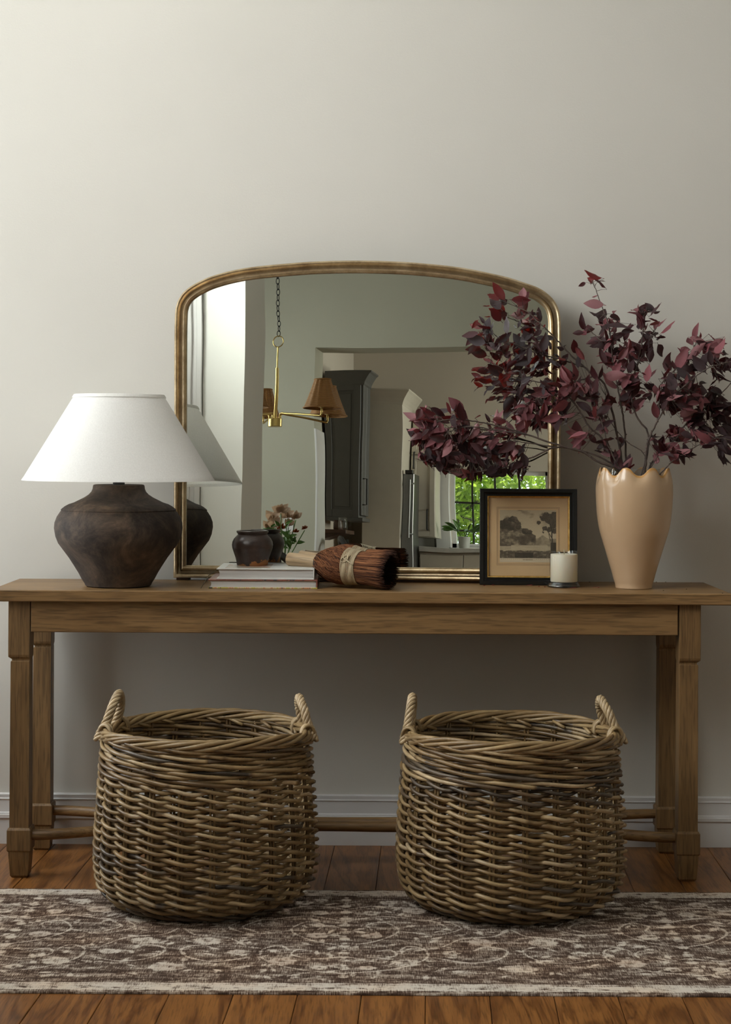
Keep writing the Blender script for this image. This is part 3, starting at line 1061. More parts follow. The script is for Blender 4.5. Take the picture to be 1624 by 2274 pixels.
def make_brush(name, label, origin, end, seed, group=None):
    """local x runs from the handle end towards the bristle tips"""
    rr = random.Random(seed)
    d = (end - origin)
    L = d.length
    xax = d.normalized()
    yax = Vector((0, 0, 1)).cross(xax).normalized()
    zax = xax.cross(yax)
    Mx = Matrix(((xax.x, yax.x, zax.x, origin.x), (xax.y, yax.y, zax.y, origin.y), (xax.z, yax.z, zax.z, origin.z), (0, 0, 0, 1)))
    o = thing(name, label, 'brush', group=group)
    o.matrix_world = Mx
    hx = .31 * L
    mb = MB(); mb.tube([(x, 0, 0) for x in (.0, .002, .005, hx * .5, hx, hx + .01)], [.0135, .0165, .0178, .0176, .0172, .0165], 28)
    mb.build('handle', M['handle_wood'], o, smooth=True, auto=60)
    prof = [(.275 * L, .006), (.285 * L, .0195), (.34 * L, .0315), (.43 * L, .0425), (.52 * L, .047), (.60 * L, .0455), (.66 * L, .0425), (.74 * L, .0405)]
    mb = MB()
    mb.tube([(a, 0, 0) for a, r in prof], [r - .0012 for a, r in prof], 28)
    mb.build('core', M['coir_core'], o, smooth=True)
    def rad(x):
        for (a, r), (b, s) in zip(prof, prof[1:]):
            if a <= x <= b:
                return r + (s - r) * (x - a) / (b - a)
        return prof[-1][1]
    mb = MB()
    for i in range(760):                      # combed fibres over the swelling
        a0 = rr.uniform(0, 6.283)
        x0 = rr.uniform(.285 * L, .64 * L); ln = rr.uniform(.03, .07)
        tw = rr.uniform(.35, .8)
        ph = rr.uniform(0, 6)
        pts = []
        for k in range(7):
            x = min(x0 + ln * k / 6, .70 * L)
            a = a0 + tw * (k / 6) + .05 * math.sin(ph + k * 1.9)
            r = rad(x) + .0004 + .0009 * math.sin(math.pi * k / 6)
            pts.append((x, r * math.cos(a), r * math.sin(a)))
        mb.tint = rr.choice((.38, .5, .6, .72, .85))
        mb.tube(pts, [.0009, .0012, .0012, .0012, .0012, .0011, .0006], 4, caps=False)
    mb.build('wrapped_fibres', M['coir'], o, tint=True, kind='stuff')
    mb = MB()
    for i in range(2300):                     # bristles
        q = math.sqrt(rr.random()) if i < 1300 else rr.uniform(.93, 1.0)
        a = rr.uniform(0, 6.283)
        r0 = .0405 * q
        fl = 1.10 + rr.uniform(-.03, .08)
        tipx = L * (1.0 + rr.uniform(-.035, .025)) - (.013 * (1 - q))
        b = a + rr.uniform(-.09, .09)
        pts = [(.66 * L, r0 * math.cos(a), r0 * math.sin(a)), (.83 * L, r0 * 1.06 * math.cos((a + b) / 2 + rr.uniform(-.02, .02)), r0 * 1.06 * math.sin((a + b) / 2)), (tipx - .012, r0 * (fl - .02) * math.cos(b), r0 * (fl - .02) * math.sin(b)), (tipx, r0 * fl * math.cos(b), r0 * fl * math.sin(b))]
        mb.tint = rr.choice((.25, .5, .7, .85, 1.0)) if q > .9 else rr.uniform(0, .2)
        s0 = len(mb.v)
        mb.tube(pts, [.0008, .0008, .0006, .0005], 3, caps=False)
        for kk in range(3):
            mb.col[-1 - kk] *= .15
    mb.build('bristles', M['coir'], o, tint=True, kind='stuff')
    mb = MB()
    x = .605 * L
    for k in range(13):
        xx = x + k * .0029
        r = rad(xx) + .0018
        ring = [(xx + .0012 * math.sin(q * 2.1 + k), (r + .0003 * math.sin(q * 5 + k)) * math.cos(q), (r + .0003 * math.sin(q * 5 + k)) * math.sin(q)) for q in [2 * math.pi * j / 40 for j in range(40)]]
        mb.tube(ring, .00165, 6, closed=True)
    bd = mb.build('twine_binding', M['twine'], o, smooth=True)
    mb = MB()
    kn = []
    for k in range(30):
        q = k / 29
        kn.append((x + .010 + .009 * math.sin(q * 9), -(rad(x) + .0035 + .002 * math.sin(q * 14)) * math.cos(.5 + .22 * math.cos(q * 8)), (rad(x) + .0035) * math.sin(.5 + .22 * math.cos(q * 8) )))
    mb.tube(kn, .0015, 6)
    kn = [(x + .003 + .034 * k / 9, -(rad(x) + .0042) * math.cos(.55 - .35 * k / 9), (rad(x) + .0042) * math.sin(.55 - .35 * k / 9)) for k in range(10)]
    mb.tube(kn, .0016, 6)
    mb.build('knot', M['twine'], bd, smooth=True)
    return o


oA = P(640, 1237, -.214); oA.z = HT + .050 + .0182
eA = P(866, 1268, -.356); eA.z = HT + .0475
make_brush('fibre_brush', 'brown fibre brush bound with cream twine, lying in front of its twin', oA, eA, 5)
oB = P(664, 1226, -.134); oB.z = HT + .050 + .0180
eB = P(868, 1262, -.222); eB.z = HT + .0465
make_brush('fibre_brush', 'second twine-bound fibre brush, mostly hidden behind the front one', oB, eB, 9)

# ------------------------------------------------------------------ framed engraving
def engraving(nx, ny):
    rs = np.random.RandomState(4)
    y, x = np.mgrid[0:ny, 0:nx]
    u = x / (nx - 1.0); v = y / (ny - 1.0)      # v up
    def nz(sx, sy, seed, oct=4):
        r = np.random.RandomState(seed); out = np.zeros_like(u); amp = 1.0; tot = 0
        for o in range(oct):
            gx, gy = int(sx * 2 ** o) + 2, int(sy * 2 ** o) + 2
            g = r.rand(gy + 1, gx + 1)
            fx, fy = u * (gx - 1), v * (gy - 1)
            ix, iy = fx.astype(int), fy.astype(int); tx, ty = fx - ix, fy - iy
            tx = tx * tx * (3 - 2 * tx); ty = ty * ty * (3 - 2 * ty)
            val = (g[iy, ix] * (1 - tx) + g[iy, ix + 1] * tx) * (1 - ty) + (g[iy + 1, ix] * (1 - tx) + g[iy + 1, ix + 1] * tx) * ty
            out += val * amp; tot += amp; amp *= .55
        return out / tot
    sky = .80 - .10 * v
    cl = nz(4, 6, 1)
    A = sky - np.clip((cl - .5) * 3.2, 0, 1) * .38 * np.clip((v - .62) * 5, 0, 1)
    hz = .24
    far = .40 + .07 * np.exp(-((u - .76) / .06) ** 2) + .02 * nz(10, 2, 2)
    A = np.where((v < far) & (u > .55), .50 + .25 * nz(20, 14, 3) - .1, A)
    ridge = .74 - .62 * np.clip(u - .16, 0, 1) ** 1.05 + .05 * nz(14, 3, 4)
    ridge = np.where(u > .64, -1, ridge)
    rock = .10 + .50 * nz(9, 9, 5) ** 1.5 + .20 * nz(34, 30, 6)
    A = np.where(v < ridge, rock, A)
    for cx, cy, r in ((.06, .70, .09), (.14, .74, .10), (.24, .78, .085), (.30, .70, .075), (.20, .67, .09), (.33, .64, .05), (.45, .56, .06), (.53, .54, .045)):
        d = np.hypot((u - cx), (v - cy) * .95) / r + .5 * (nz(26, 26, 7) - .5)
        A = np.where(d < 1, .14 + .42 * nz(36, 36, 8) * np.clip(.5 + (u - cx + v - cy) * 6, .3, 1.3), A)
    ground = .56 + .22 * nz(5, 14, 9) - .12 * nz(40, 40, 10)
    A = np.where(v < hz + .02 * nz(6, 3, 11), ground, A)
    A = np.where((v < .27) & (v > .17) & (u > .2) & (u < .85), np.maximum(A, .62 + .1 * nz(8, 40, 12)), A)
    fg = .13 + .05 * nz(12, 3, 13)
    A = np.where(v < fg, .20 + .45 * nz(30, 26, 14) ** 1.6, A)
    A = np.where((np.abs(u - .43) < .15 + .03 * nz(20, 20, 15)) & (v > .015) & (v < .115), .13 + .1 * nz(40, 30, 16), A)
    A = np.where((u > .90) & (v < .33), .13 + .12 * nz(40, 40, 17), A)
    for cx, cy, r in ((.93, .86, .08), (.84, .88, .075), (.97, .78, .08), (.76, .83, .055), (.87, .78, .07), (.69, .74, .04), (.95, .68, .075), (.80, .62, .05), (.88, .60, .055), (.97, .57, .06), (.77, .54, .02), (.98, .90, .07)):
        d = np.hypot(u - cx, (v - cy)) / r + .9 * (nz(44, 44, 18) - .5)
        A = np.where(d < .95, .15 + .24 * nz(50, 50, 19), A)
    for x0, y0, x1, y1, w in ((.93, .30, .92, .62, .010), (.925, .42, .83, .60, .006), (.92, .5, .97, .68, .006), (.90, .36, .87, .50, .005), (.92, .60, .87, .78, .005), (.92, .6, .95, .8, .005)):
        tt = np.clip(((u - x0) * (x1 - x0) + (v - y0) * (y1 - y0)) / ((x1 - x0) ** 2 + (y1 - y0) ** 2), 0, 1)
        d = np.hypot(u - x0 - tt * (x1 - x0), v - y0 - tt * (y1 - y0))
        A = np.where(d < w, .16, A)
    A += .05 * np.sin(v * 300 + 6 * nz(6, 6, 20)) * (A < .6)
    A = A + .05 * (rs.rand(ny, nx) - .5)
    return np.clip(A, .08, .88)


pic = thing('framed_engraving', 'small landscape engraving in black frame with gilt inner edge', 'picture', (.4312, -.186, HT + .0005))
pic.rotation_euler = (-.075, 0, -.035)
PW, PH = .2565, .2545
def pbox(n, m, *a, c=.0006, par=None):
    mb = MB(); mb.box(*a, c); return mb.build(n, m, par or pic)
def frame_sweep(name, mat, prof, w, h, z0, parent, smooth=False):
    """mitred rectangle frame; prof = (inset, y)"""
    rings = []
    for d, y in prof:
        rings.append([(-w / 2 + d, y, z0 + d), (w / 2 - d, y, z0 + d), (w / 2 - d, y, z0 + h - d), (-w / 2 + d, y, z0 + h - d)])
    mb = MB()
    mb.loft(rings, True, False, False)
    return mb.build(name, mat, parent, smooth=False)
M['ebony'] = plain('glossy black frame paint', (.008, .0075, .007), .25, var=.1)
t = NT('worn gold leaf')
t.set(Metallic=.85, Roughness=.3)
t.color(t.ramp(t.noise(t.coord(), 60, 5, .7), [(.3, (.35, .18, .04)), (.5, (.68, .43, .12)), (.8, (.9, .66, .27))]))
t.bump(t.noise(t.coord(), 220, 3), .4, .0006)
M['leaf_gold'] = t.m
frame_sweep('frame', M['ebony'], [(0.0, .018), (0, 0), (.0015, -.0016), (.010, -.0022), (.0125, .0008), (.0145, .0012), (.016, -.0005), (.0195, -.0008), (.0195, .010)], PW, PH, 0, pic)
frame_sweep('gilt_slip', M['leaf_gold'], [(.0193, .010), (.0193, .0008), (.0205, -.0002), (.0222, .0004), (.0232, .0032), (.0245, .0062), (.0245, .010)], PW, PH, 0, pic)
t = NT('tan card mount')
t.set(Roughness=.9); t.b.inputs['Specular IOR Level'].default_value = .15
t.color(t.ramp(t.noise(t.coord(), 9, 4), [(.3, (.62, .41, .215)), (.7, (.69, .465, .25))]))
M['mat'] = t.m
zc = .0
fx = lambda px: (px - 1174.5) / 846.0
fz = lambda py: (1298 - py) / 846.0
pbox('mount', M['mat'], -PW / 2 + .022, PW / 2 - .022, .0072, .0098, .022, PH - .022, c=0)
m_line = plain('sepia ruled line', (.10, .055, .03), .8)
for (l, r_, tt_, b_) in ((1104.5, 1244, 1124.5, 1253.5), (1106.5, 1241.5, 1126.5, 1251)):
    x0_, x1_, z0_, z1_ = fx(l), fx(r_), fz(b_), fz(tt_)
    mb = MB(); k = .00028
    for a in ((x0_, x1_, z0_ - k, z0_ + k), (x0_, x1_, z1_ - k, z1_ + k), (x0_ - k, x0_ + k, z0_, z1_), (x1_ - k, x1_ + k, z0_, z1_)):
        mb.box(a[0], a[1], .0069, .0073, a[2], a[3])
    mb.build('ruled_border', m_line, pic)
nx, ny = 190, 170
ex0, ex1, ez0, ez1 = fx(1111), fx(1236.5), fz(1238), fz(1130.5)
EA = engraving(nx, ny)
gx, gz = np.meshgrid(np.linspace(ex0, ex1, nx), np.linspace(ez0, ez1, ny))
co = np.stack([gx, np.full(gx.shape, .0067), gz], -1).reshape(-1, 3)
ids = np.arange(nx * ny).reshape(ny, nx)
q = np.stack([ids[:-1, :-1], ids[:-1, 1:], ids[1:, 1:], ids[1:, :-1]], -1).reshape(-1, 4)
me = bpy.data.meshes.new('print')
me.from_pydata(co.tolist(), [], q.tolist())
at = me.attributes.new('ink', 'FLOAT', 'POINT'); at.data.foreach_set('value', EA.ravel().astype(np.float32))
t = NT('engraving on aged paper')
t.set(Roughness=.9); t.b.inputs['Specular IOR Level'].default_value = .15
aa = t.n('ShaderNodeAttribute'); aa.attribute_name = 'ink'
t.color(t.ramp(aa.outputs['Fac'], [(.1, (.022, .017, .012)), (.4, (.13, .10, .066)), (.62, (.40, .32, .21)), (.85, (.66, .53, .35))]))
me.materials.append(t.m)
prn = bpy.data.objects.new('print', me); COL.objects.link(prn); prn.parent = pic
M['paper'] = plain('aged print margin', (.62, .50, .34), .9, var=.05)
pbox('print_margin', M['paper'], ex0, ex1, .0066, .0070, fz(1247), ez0, c=0)
# tiny title lettering under the picture
mb = MB(); rr = random.Random(2)
xx = fx(1163)
while xx < fx(1184):
    mb.box(xx, xx + .0006 + .0006 * rr.random(), .0062, .0066, fz(1242.2), fz(1240.4)); xx += .0017
for k in range(26):
    xx = fx(1113 + k * 4.6)
    if fx(1160) < xx < fx(1187): continue
    mb.box(xx, xx + .0022 + .0014 * rr.random(), .0062, .0066, fz(1240.6), fz(1240.2))
mb.build('engraved_caption', m_line, pic)
pbox('glazing', M['clear'], -PW / 2 + .021, PW / 2 - .021, .0048, .0056, .021, PH - .021, c=0)
pbox('backing', M['dark_wood'], -PW / 2 + .004, PW / 2 - .004, .0102, .018, .004, PH - .004, c=0)

# ------------------------------------------------------------------ candle
can = thing('jar_candle', 'cream candle in clear footed glass in front of the engraving', 'candle', ((1255 - 812 - 1.5) / 851.0, -.237, HT))
t = NT('candle wax')
t.set(Base_Color=(.80, .74, .60), Roughness=.5)
t.b.inputs['Subsurface Weight'].default_value = .35
t.b.inputs['Subsurface Radius'].default_value = (.02, .014, .008)
t.b.inputs['Subsurface Scale'].default_value = .4
M['wax'] = t.m
M['foot_glass'] = glass_mat('thick clear glass', (.985, .995, .985), mixf=.2)
mb = MB(); mb.lathe([(.002, .0145), (.034, .0145), (.0352, .0165), (.0352, .0845), (.034, .0865), (.032, .0862), (.012, .0855), (.002, .0852)], 48)
mb.build('wax', M['wax'], can, smooth=True, auto=40)
mb = MB(); mb.lathe([(.002, .0002), (.0405, .0002), (.0428, .0018), (.0425, .0050), (.0385, .0095), (.0372, .0125), (.0377, .0155), (.0378, .050), (.0378, .0925), (.0372, .0938), (.0362, .0925), (.0360, .0160), (.034, .0140), (.002, .0138)], 64)
mb.build('glass', M['clear'], can, smooth=True, auto=60)
mb = MB(); mb.lathe([(.002, .0008), (.0395, .0008), (.0412, .0024), (.0408, .0048), (.0372, .0085), (.0355, .0115), (.0345, .0135), (.002, .0135)], 48)
g_ = NT('solid glass foot'); g_.set(Base_Color=(.93, .96, .93), Roughness=.03, IOR=1.45); g_.b.inputs['Transmission Weight'].default_value = 1.0
mb.build('glass_foot', M['foot_glass'], can, smooth=True, auto=60)
mb = MB(); mb.tube([(0, 0, .085), (.0004, 0, .091), (.0002, .0004, .0955), (-.0008, 0, .0975)], [.0011, .0011, .001, .0007], 6)
mb.build('wick', plain('cotton wick', (.5, .44, .3), .8), can, smooth=True)

# ------------------------------------------------------------------ scalloped vase
VX, VY = (1411 - 812 - 1.5) / 856.5, -.257
vase = thing('scalloped_vase', 'tall blush ceramic vase with scalloped amber rim holding the branches', 'vase', (VX, VY, HT + .0002))
t = NT('blush glaze')
at_ = t.n('ShaderNodeAttribute'); at_.attribute_name = 'tint'
body = t.ramp(t.noise(t.coord(), 7, 3), [(.3, (.50, .342, .205)), (.7, (.55, .38, .235))])
t.color(t.mix(at_.outputs['Fac'], body, (.50, .24, .045)))
t.set(Roughness=.24); t.b.inputs['Coat Weight'].default_value = .15; t.b.inputs['Coat Roughness'].default_value = .06
t.bump(t.noise(t.coord(), 9, 2), .12, .004)
M['blush'] = t.m
vp = [(38.5, 1309), (40, 1308), (40.4, 1304), (41.5, 1298), (44, 1290), (50, 1268), (57, 1245), (66, 1215), (75.5, 1184), (81, 1155), (83.6, 1128), (85, 1100), (85, 1082), (84, 1068), (81.5, 1056), (79, 1047), (78, 1043)]
vp = [(a / 856.5, (1309 - b) / 856.5) for a, b in vp]
VH = vp[-1][1]
n = 160
rings, tn = [], []
def vase_ring(r, z, shrink=0.0):
    ring = []
    t_ = z / VH
    for k in range(n):
        a = 2 * math.pi * k / n
        ph = 8 * (a + math.pi / 2)
        val = ((1 - math.cos(ph)) / 2) ** 1.0        # 0 in the valleys, 1 on the lobes
        val = .5 * val + .5 * val * val * (3 - 2 * val)
        k0 = .80 * VH
        zz_ = z if z < k0 else k0 + (z - k0) * (VH - .0205 * (1 - val) - k0) / (VH - k0)
        rr_ = r * (1 - .010 * (1 - val) * max(0, (t_ - .1)) ** 1) - .0030 * (1 - val) * max(0, (t_ - .86) / .14) ** 1.2
        rr_ += .0006 * math.cos(ph * .5) - shrink
        ring.append((rr_ * math.cos(a), rr_ * math.sin(a), zz_))
    return ring
pr = catmull([(a, b, 0) for a, b in vp], 3)
for p in pr:
    rings.append(vase_ring(p.x, max(0, p.y))); tn += [max(0, min(1, (p.y / VH - .972) / .022)) ** 1.3 * .9] * n
rings.append([(x * .985, y * .985, z + .0022) for x, y, z in rings[-1]]); tn += [.45] * n
rings.append([(x * .955, y * .955, z + .0012) for x, y, z in rings[-2]]); tn += [.5] * n
for p in reversed(pr[6:-2:3]):
    rings.append(vase_ring(p.x, max(.006, p.y), .0055)); tn += [0] * n
mb = MB(); mb.loft(rings)
mb.col = tn
mb.build('body', M['blush'], vase, smooth=True, auto=60, tint=True)
mb = MB(); mb.lathe([(.036, .03), (.050, .08), (.060, .14), (.0655, .2), (.0665, .308), (.0655, .309), (.0645, .308), (.0635, .2), (.058, .14), (.048, .08), (.034, .034), (.003, .034)], 48, cap0=True)
mb.build('glass_liner', M['clear'], vase, smooth=True, auto=60)

# ------------------------------------------------------------------ branches of burgundy leaves
def leaf_mat(name, top, under, translucent, rough):
    t = NT(name)
    g = t.n('ShaderNodeNewGeometry')
    oi = t.n('ShaderNodeObjectInfo')
    n = t.noise(t.coord('Object', (30, 30, 30)), 1.5, 4)
    a = t.mix(t.math('MULTIPLY', oi.outputs['Random'], 0.55), top, tuple(min(1, c * 2.3 + .008) for c in top))
    b = t.mix(t.math('MULTIPLY', oi.outputs['Random'], 0.6), under, tuple(c * .5 for c in under))
    c = t.mix(g.outputs['Backfacing'], a, b)
    c = t.mix(t.math('MULTIPLY', n, .45), c, tuple(x * .35 for x in top))
    t.color(c)
    t.set(Roughness=rough)
    t.b.inputs['Specular IOR Level'].default_value = 0.55
    t.bump(t.noise(t.coord('Object', (60, 160, 60)), 1, 3), 0.6, 0.002)
    tl = t.n('ShaderNodeBsdfTranslucent'); tl.inputs[0].default_value = (*translucent, 1)
    mx = t.n('ShaderNodeMixShader'); mx.inputs[0].default_value = 0.25
    out = [x for x in t.t.nodes if x.type == 'OUTPUT_MATERIAL'][0]
    t.l(t.b.outputs[0], mx.inputs[1]); t.l(tl.outputs[0], mx.inputs[2]); t.l(mx.outputs[0], out.inputs[0])
    return t.m


LM = {
    'dark': leaf_mat('burgundy leaf', (0.034, 0.011, 0.013), (0.13, 0.038, 0.045), (.16, .012, .015), .36),
    'mauve': leaf_mat('mauve leaf', (0.24, 0.075, 0.088), (0.50, 0.22, 0.235), (.24, .03, .035), .48),
    'grey': leaf_mat('glossy plum leaf', (0.050, 0.036, 0.039), (0.085, 0.022, 0.026), (.12, .010, .012), .27),
    'red': leaf_mat('young red leaf', (0.13, 0.008, 0.007), (0.19, 0.014, 0.011), (.4, .015, .008), .4),
    'dusk': leaf_mat('dark wine leaf', (0.022, 0.007, 0.009), (0.07, 0.022, 0.028), (.1, .01, .012), .42),
}
t = NT('twig bark'); t.set(Roughness=.7)
t.color(t.ramp(t.noise(t.coord(), 60, 4), [(.3, (.045, .030, .026)), (.7, (.12, .085, .068))]))
M['bark'] = t.m


def leaf_mesh(seed):
    """unit leaf: base at the origin, tip at +x 1, blade faces +z, with a petiole"""
    r = random.Random(seed)
    wv = r.uniform(.185, .255); fold = r.uniform(.15, .75); curl = r.uniform(-.6, .8); twist = r.uniform(-1.1, 1.1)
    ts = [0, .08, .2, .36, .54, .72, .88, 1.0]
    vs, fs = [], []
    for t in ts:
        w = wv * (math.sin(math.pi * min(1, t ** .82)) ** .8 if 0 < t < 1 else 0) * (1.0 if t < .6 else 1 - (t - .6) * .25)
        w = max(w, .008)
        z = curl * t * t * .5
        for sgn in (-1, -.5, 0, .5, 1):
            a = twist * t
            y = sgn * w
            zz = abs(sgn) * w * fold + (.018 * math.sin(t * 14 + seed) if abs(sgn) == 1 else 0)
            vs.append((t * (1 - .08 * abs(curl)) + .0, y * math.cos(a) - zz * math.sin(a), z + y * math.sin(a) + zz * math.cos(a)))
    for i in range(len(ts) - 1):
        for j in range(4):
            fs.append((i * 5 + j, (i + 1) * 5 + j, (i + 1) * 5 + j + 1, i * 5 + j + 1))
    mb = MB(); mb.add(vs, fs)
    mb.tube([(-.13, 0, -.02), (-.05, 0, .0), (.05, 0, -.002)], [.014, .012, .010], 4, caps=False)
    return mb


LEAVES = {}
for mk in LM:
    for k in range(9):
        o = leaf_mesh(k * 7 + 1).build('leaf', LM[mk], None, smooth=True)
        LEAVES[(mk, k)] = o.data
        bpy.data.objects.remove(o)


def orient(d, nrm):
    x = d.normalized()
    z = (nrm - nrm.dot(x) * x)
    z = z.normalized() if z.length > 1e-6 else x.orthogonal().normalized()
    y = z.cross(x)
    return Matrix(((x.x, y.x, z.x), (x.y, y.y, z.y), (x.z, y.z, z.z)))


N_LEAF = [0]


def branch(label, stems, clusters, seed, thick=.0026):
    more = {15: 1.45, 16: 1.5, 17: 1.6, 18: 1.6, 19: 1.5, 20: 1.5}.get(seed, 1.25)
    """stems: pixel polylines (px, py, Y) from the vase outwards; clusters: (px, py, rx, ry, count, palette, Y)"""
    r = random.Random(seed)
    o = thing('leafy_branch', label, 'branch', (VX, VY, HT + .25), 0, 'burgundy-leaved branches in the vase')
    O = Vector(o.location)
    allp = []
    for si, st in enumerate(stems):
        pts = catmull([P(*p) for p in st], 7)
        pts = [p + Vector((r.uniform(-1, 1), r.uniform(-1, 1), r.uniform(-1, 1))) * .0009 for p in pts]
        base = thick * (1 if si == 0 else .62)
        rad = [base * (1 - .72 * i / (len(pts) - 1)) + .0002 for i in range(len(pts))]
        mb = MB(); mb.tube([p - O for p in pts], rad, 6)
        for i in range(3, len(pts) - 2, 5):        # buds and spurs
            a = pts[i] - O
            d = Vector((r.uniform(-1, 1), r.uniform(-1, 1), r.uniform(-.3, 1))).normalized()
            mb.tube([a, a + d * .005], [rad[i] * .9, rad[i] * .3], 4)
        mb.build('stem', M['bark'], o, smooth=True)
        for i, p in enumerate(pts):
            tg = (pts[min(i + 1, len(pts) - 1)] - pts[max(i - 1, 0)]).normalized()
            allp.append((p, tg))
    tw = MB()
    for (cx, cy, rx, ry, n, pal, Y) in clusters:
        cc = P(cx, cy, Y)
        for k in range(int(round(n * (more if n > 4 else 1.0)))):
            a = r.uniform(0, 6.283); q = math.sqrt(r.random())
            p = P(cx + rx * q * math.cos(a), cy + ry * q * math.sin(a), Y + .012 + r.gauss(0, .022))
            p.y = min(p.y, -.028)
            best = min(allp, key=lambda s: (s[0] - p).length_squared)
            away = (p - best[0])
            dist = away.length
            d = best[1] * r.uniform(.2, .9) + Vector((r.gauss(0, .55), r.gauss(0, .40), r.gauss(0.0, .55)))
            if dist > .004:
                d += away.normalized() * .9
            if d.length < .1: d = Vector((0, 0, 1))
            d.normalize()
            nrm = Vector((r.gauss(0, .6), -1.0 + r.gauss(0, .45), .75 + r.gauss(0, .5)))
            if r.random() < .28: nrm = -nrm
            mk = pal[r.randrange(len(pal))]
            L = (r.uniform(.034, .058) if r.random() < .62 or pal[0] == 'big' else r.uniform(.018, .032)) * (1.12 if pal[0] == 'big' else 1)
            if mk == 'big': mk = 'mauve'
            me = LEAVES[(mk, r.randrange(9))]
            lf = bpy.data.objects.new('leaf', me)
            COL.objects.link(lf)
            lf.parent = o
            basep = p - d * L * .5
            if basep.y + d.y * L > -.012:
                d.y = -abs(d.y)
            mt = orient(d, nrm)
            lf.matrix_local = Matrix.Translation(basep - O) @ mt.to_4x4() @ Matrix.Diagonal((L, L * r.uniform(.85, 1.15), L, 1))
            N_LEAF[0] += 1
            root = basep - d * L * .12
            if (root - best[0]).length > .006 and (root - best[0]).length < .12:
                b0 = best[0] - best[1] * min(.012, dist * .4)
                mid = (b0 + root) / 2 + Vector((r.uniform(-1, 1), r.uniform(-1, 1), r.uniform(-1, 1))) * .003
                tw.tube([b0 - O, mid - O, root - O], [.0008, .0006, .0004], 3, caps=False)
    if tw.v:
        tw.build('twigs', M['bark'], o, smooth=True, kind='stuff')
    return o


Yv = VY
mv, dk, gr, rd, bigp, ds = ['mauve', 'mauve', 'mauve', 'dark'], ['dark', 'dark', 'mauve'], ['grey', 'grey', 'dark', 'grey', 'dusk', 'grey', 'red', 'dark'], ['red', 'red', 'dark'], ['big', 'big', 'mauve', 'dark'], ['dusk', 'dusk', 'dark', 'dusk']
mix1 = ['mauve', 'dark', 'mauve', 'dark', 'dusk']
branch('longest branch, reaching low and far left across the mirror',
       [[(1397, 1085, Yv - .01), (1380, 1046, Yv - .02), (1330, 1026, Yv - .035), (1295, 1004, Yv - .04), (1254, 993, Yv - .05), (1171, 965, Yv - .055), (1118, 949, Yv - .06), (1074, 939, Yv - .06), (1013, 931, Yv - .06), (963, 940, Yv - .06), (916, 974, Yv - .06)],
        [(1171, 965, Yv - .055), (1100, 955, Yv - .06), (1040, 948, Yv - .07), (985, 962, Yv - .07)]],
       [(925, 955, 20, 34, 11, mv, Yv - .07), (948, 925, 20, 28, 7, bigp, Yv - .06), (990, 912, 18, 12, 3, bigp, Yv - .06), (1014, 906, 16, 12, 3, bigp, Yv - .06), (960, 965, 34, 28, 22, mv, Yv - .07), (1000, 965, 34, 30, 22, mv, Yv - .06),
        (1040, 975, 38, 26, 16, mix1, Yv - .05), (1072, 930, 22, 8, 3, mv, Yv - .06), (1102, 930, 26, 8, 5, mv, Yv - .06), (1110, 968, 34, 26, 10, mv, Yv - .05), (960, 1005, 34, 20, 14, mv, Yv - .06)], 11, .0033)
branch('lower branch, drooping beneath the longest one above the picture frame',
       [[(1392, 1082, Yv), (1372, 1040, Yv - .01), (1320, 1010, Yv - .02), (1240, 993, Yv - .03), (1185, 1015, Yv - .04), (1129, 1036, Yv - .04), (1096, 1043, Yv - .045), (1035, 1050, Yv - .05), (991, 1044, Yv - .05), (963, 1032, Yv - .05), (922, 1018, Yv - .05)],
        [(1240, 993, Yv - .03), (1180, 985, Yv - .03), (1130, 978, Yv - .035)]],
       [(970, 1020, 34, 14, 9, mix1, Yv - .06), (1000, 1015, 34, 22, 12, mix1, Yv - .05), (1050, 1010, 40, 26, 18, ds, Yv - .04), (1100, 1005, 36, 26, 16, dk, Yv - .04), (1035, 1050, 40, 13, 11, dk, Yv - .05), (1085, 1046, 34, 13, 9, ds, Yv - .045),
        (1135, 1034, 34, 20, 9, ds, Yv - .04), (1152, 1052, 16, 14, 4, ds, Yv - .04), (1140, 995, 28, 18, 7, mix1, Yv - .04)], 12, .0028)
branch('arching branch that curls over in front of the mirror frame',
       [[(1400, 1090, Yv), (1376, 1042, Yv), (1346, 997, Yv - .01), (1334, 970, Yv - .01), (1310, 949, Yv - .015), (1288, 912, Yv - .02), (1266, 885, Yv - .02), (1245, 874, Yv - .03), (1223, 878, Yv - .03), (1193, 885, Yv - .04), (1157, 904, Yv - .04), (1121, 932, Yv - .04), (1088, 957, Yv - .04)]],
       [(1170, 905, 34, 20, 11, mv, Yv - .04), (1210, 900, 34, 32, 17, mv, Yv - .05), (1245, 860, 28, 26, 12, mv, Yv - .04), (1272, 845, 30, 26, 10, bigp, Yv - .05), (1215, 940, 30, 26, 11, mix1, Yv - .03), (1250, 915, 26, 30, 11, mix1, Yv - .03), (1165, 935, 26, 14, 6, mv, Yv - .04),
        (1275, 970, 16, 20, 4, bigp, Yv - .03), (1300, 975, 22, 18, 5, mv, Yv - .02), (1345, 1005, 22, 24, 7, mix1, Yv - .02)], 13, .0028)
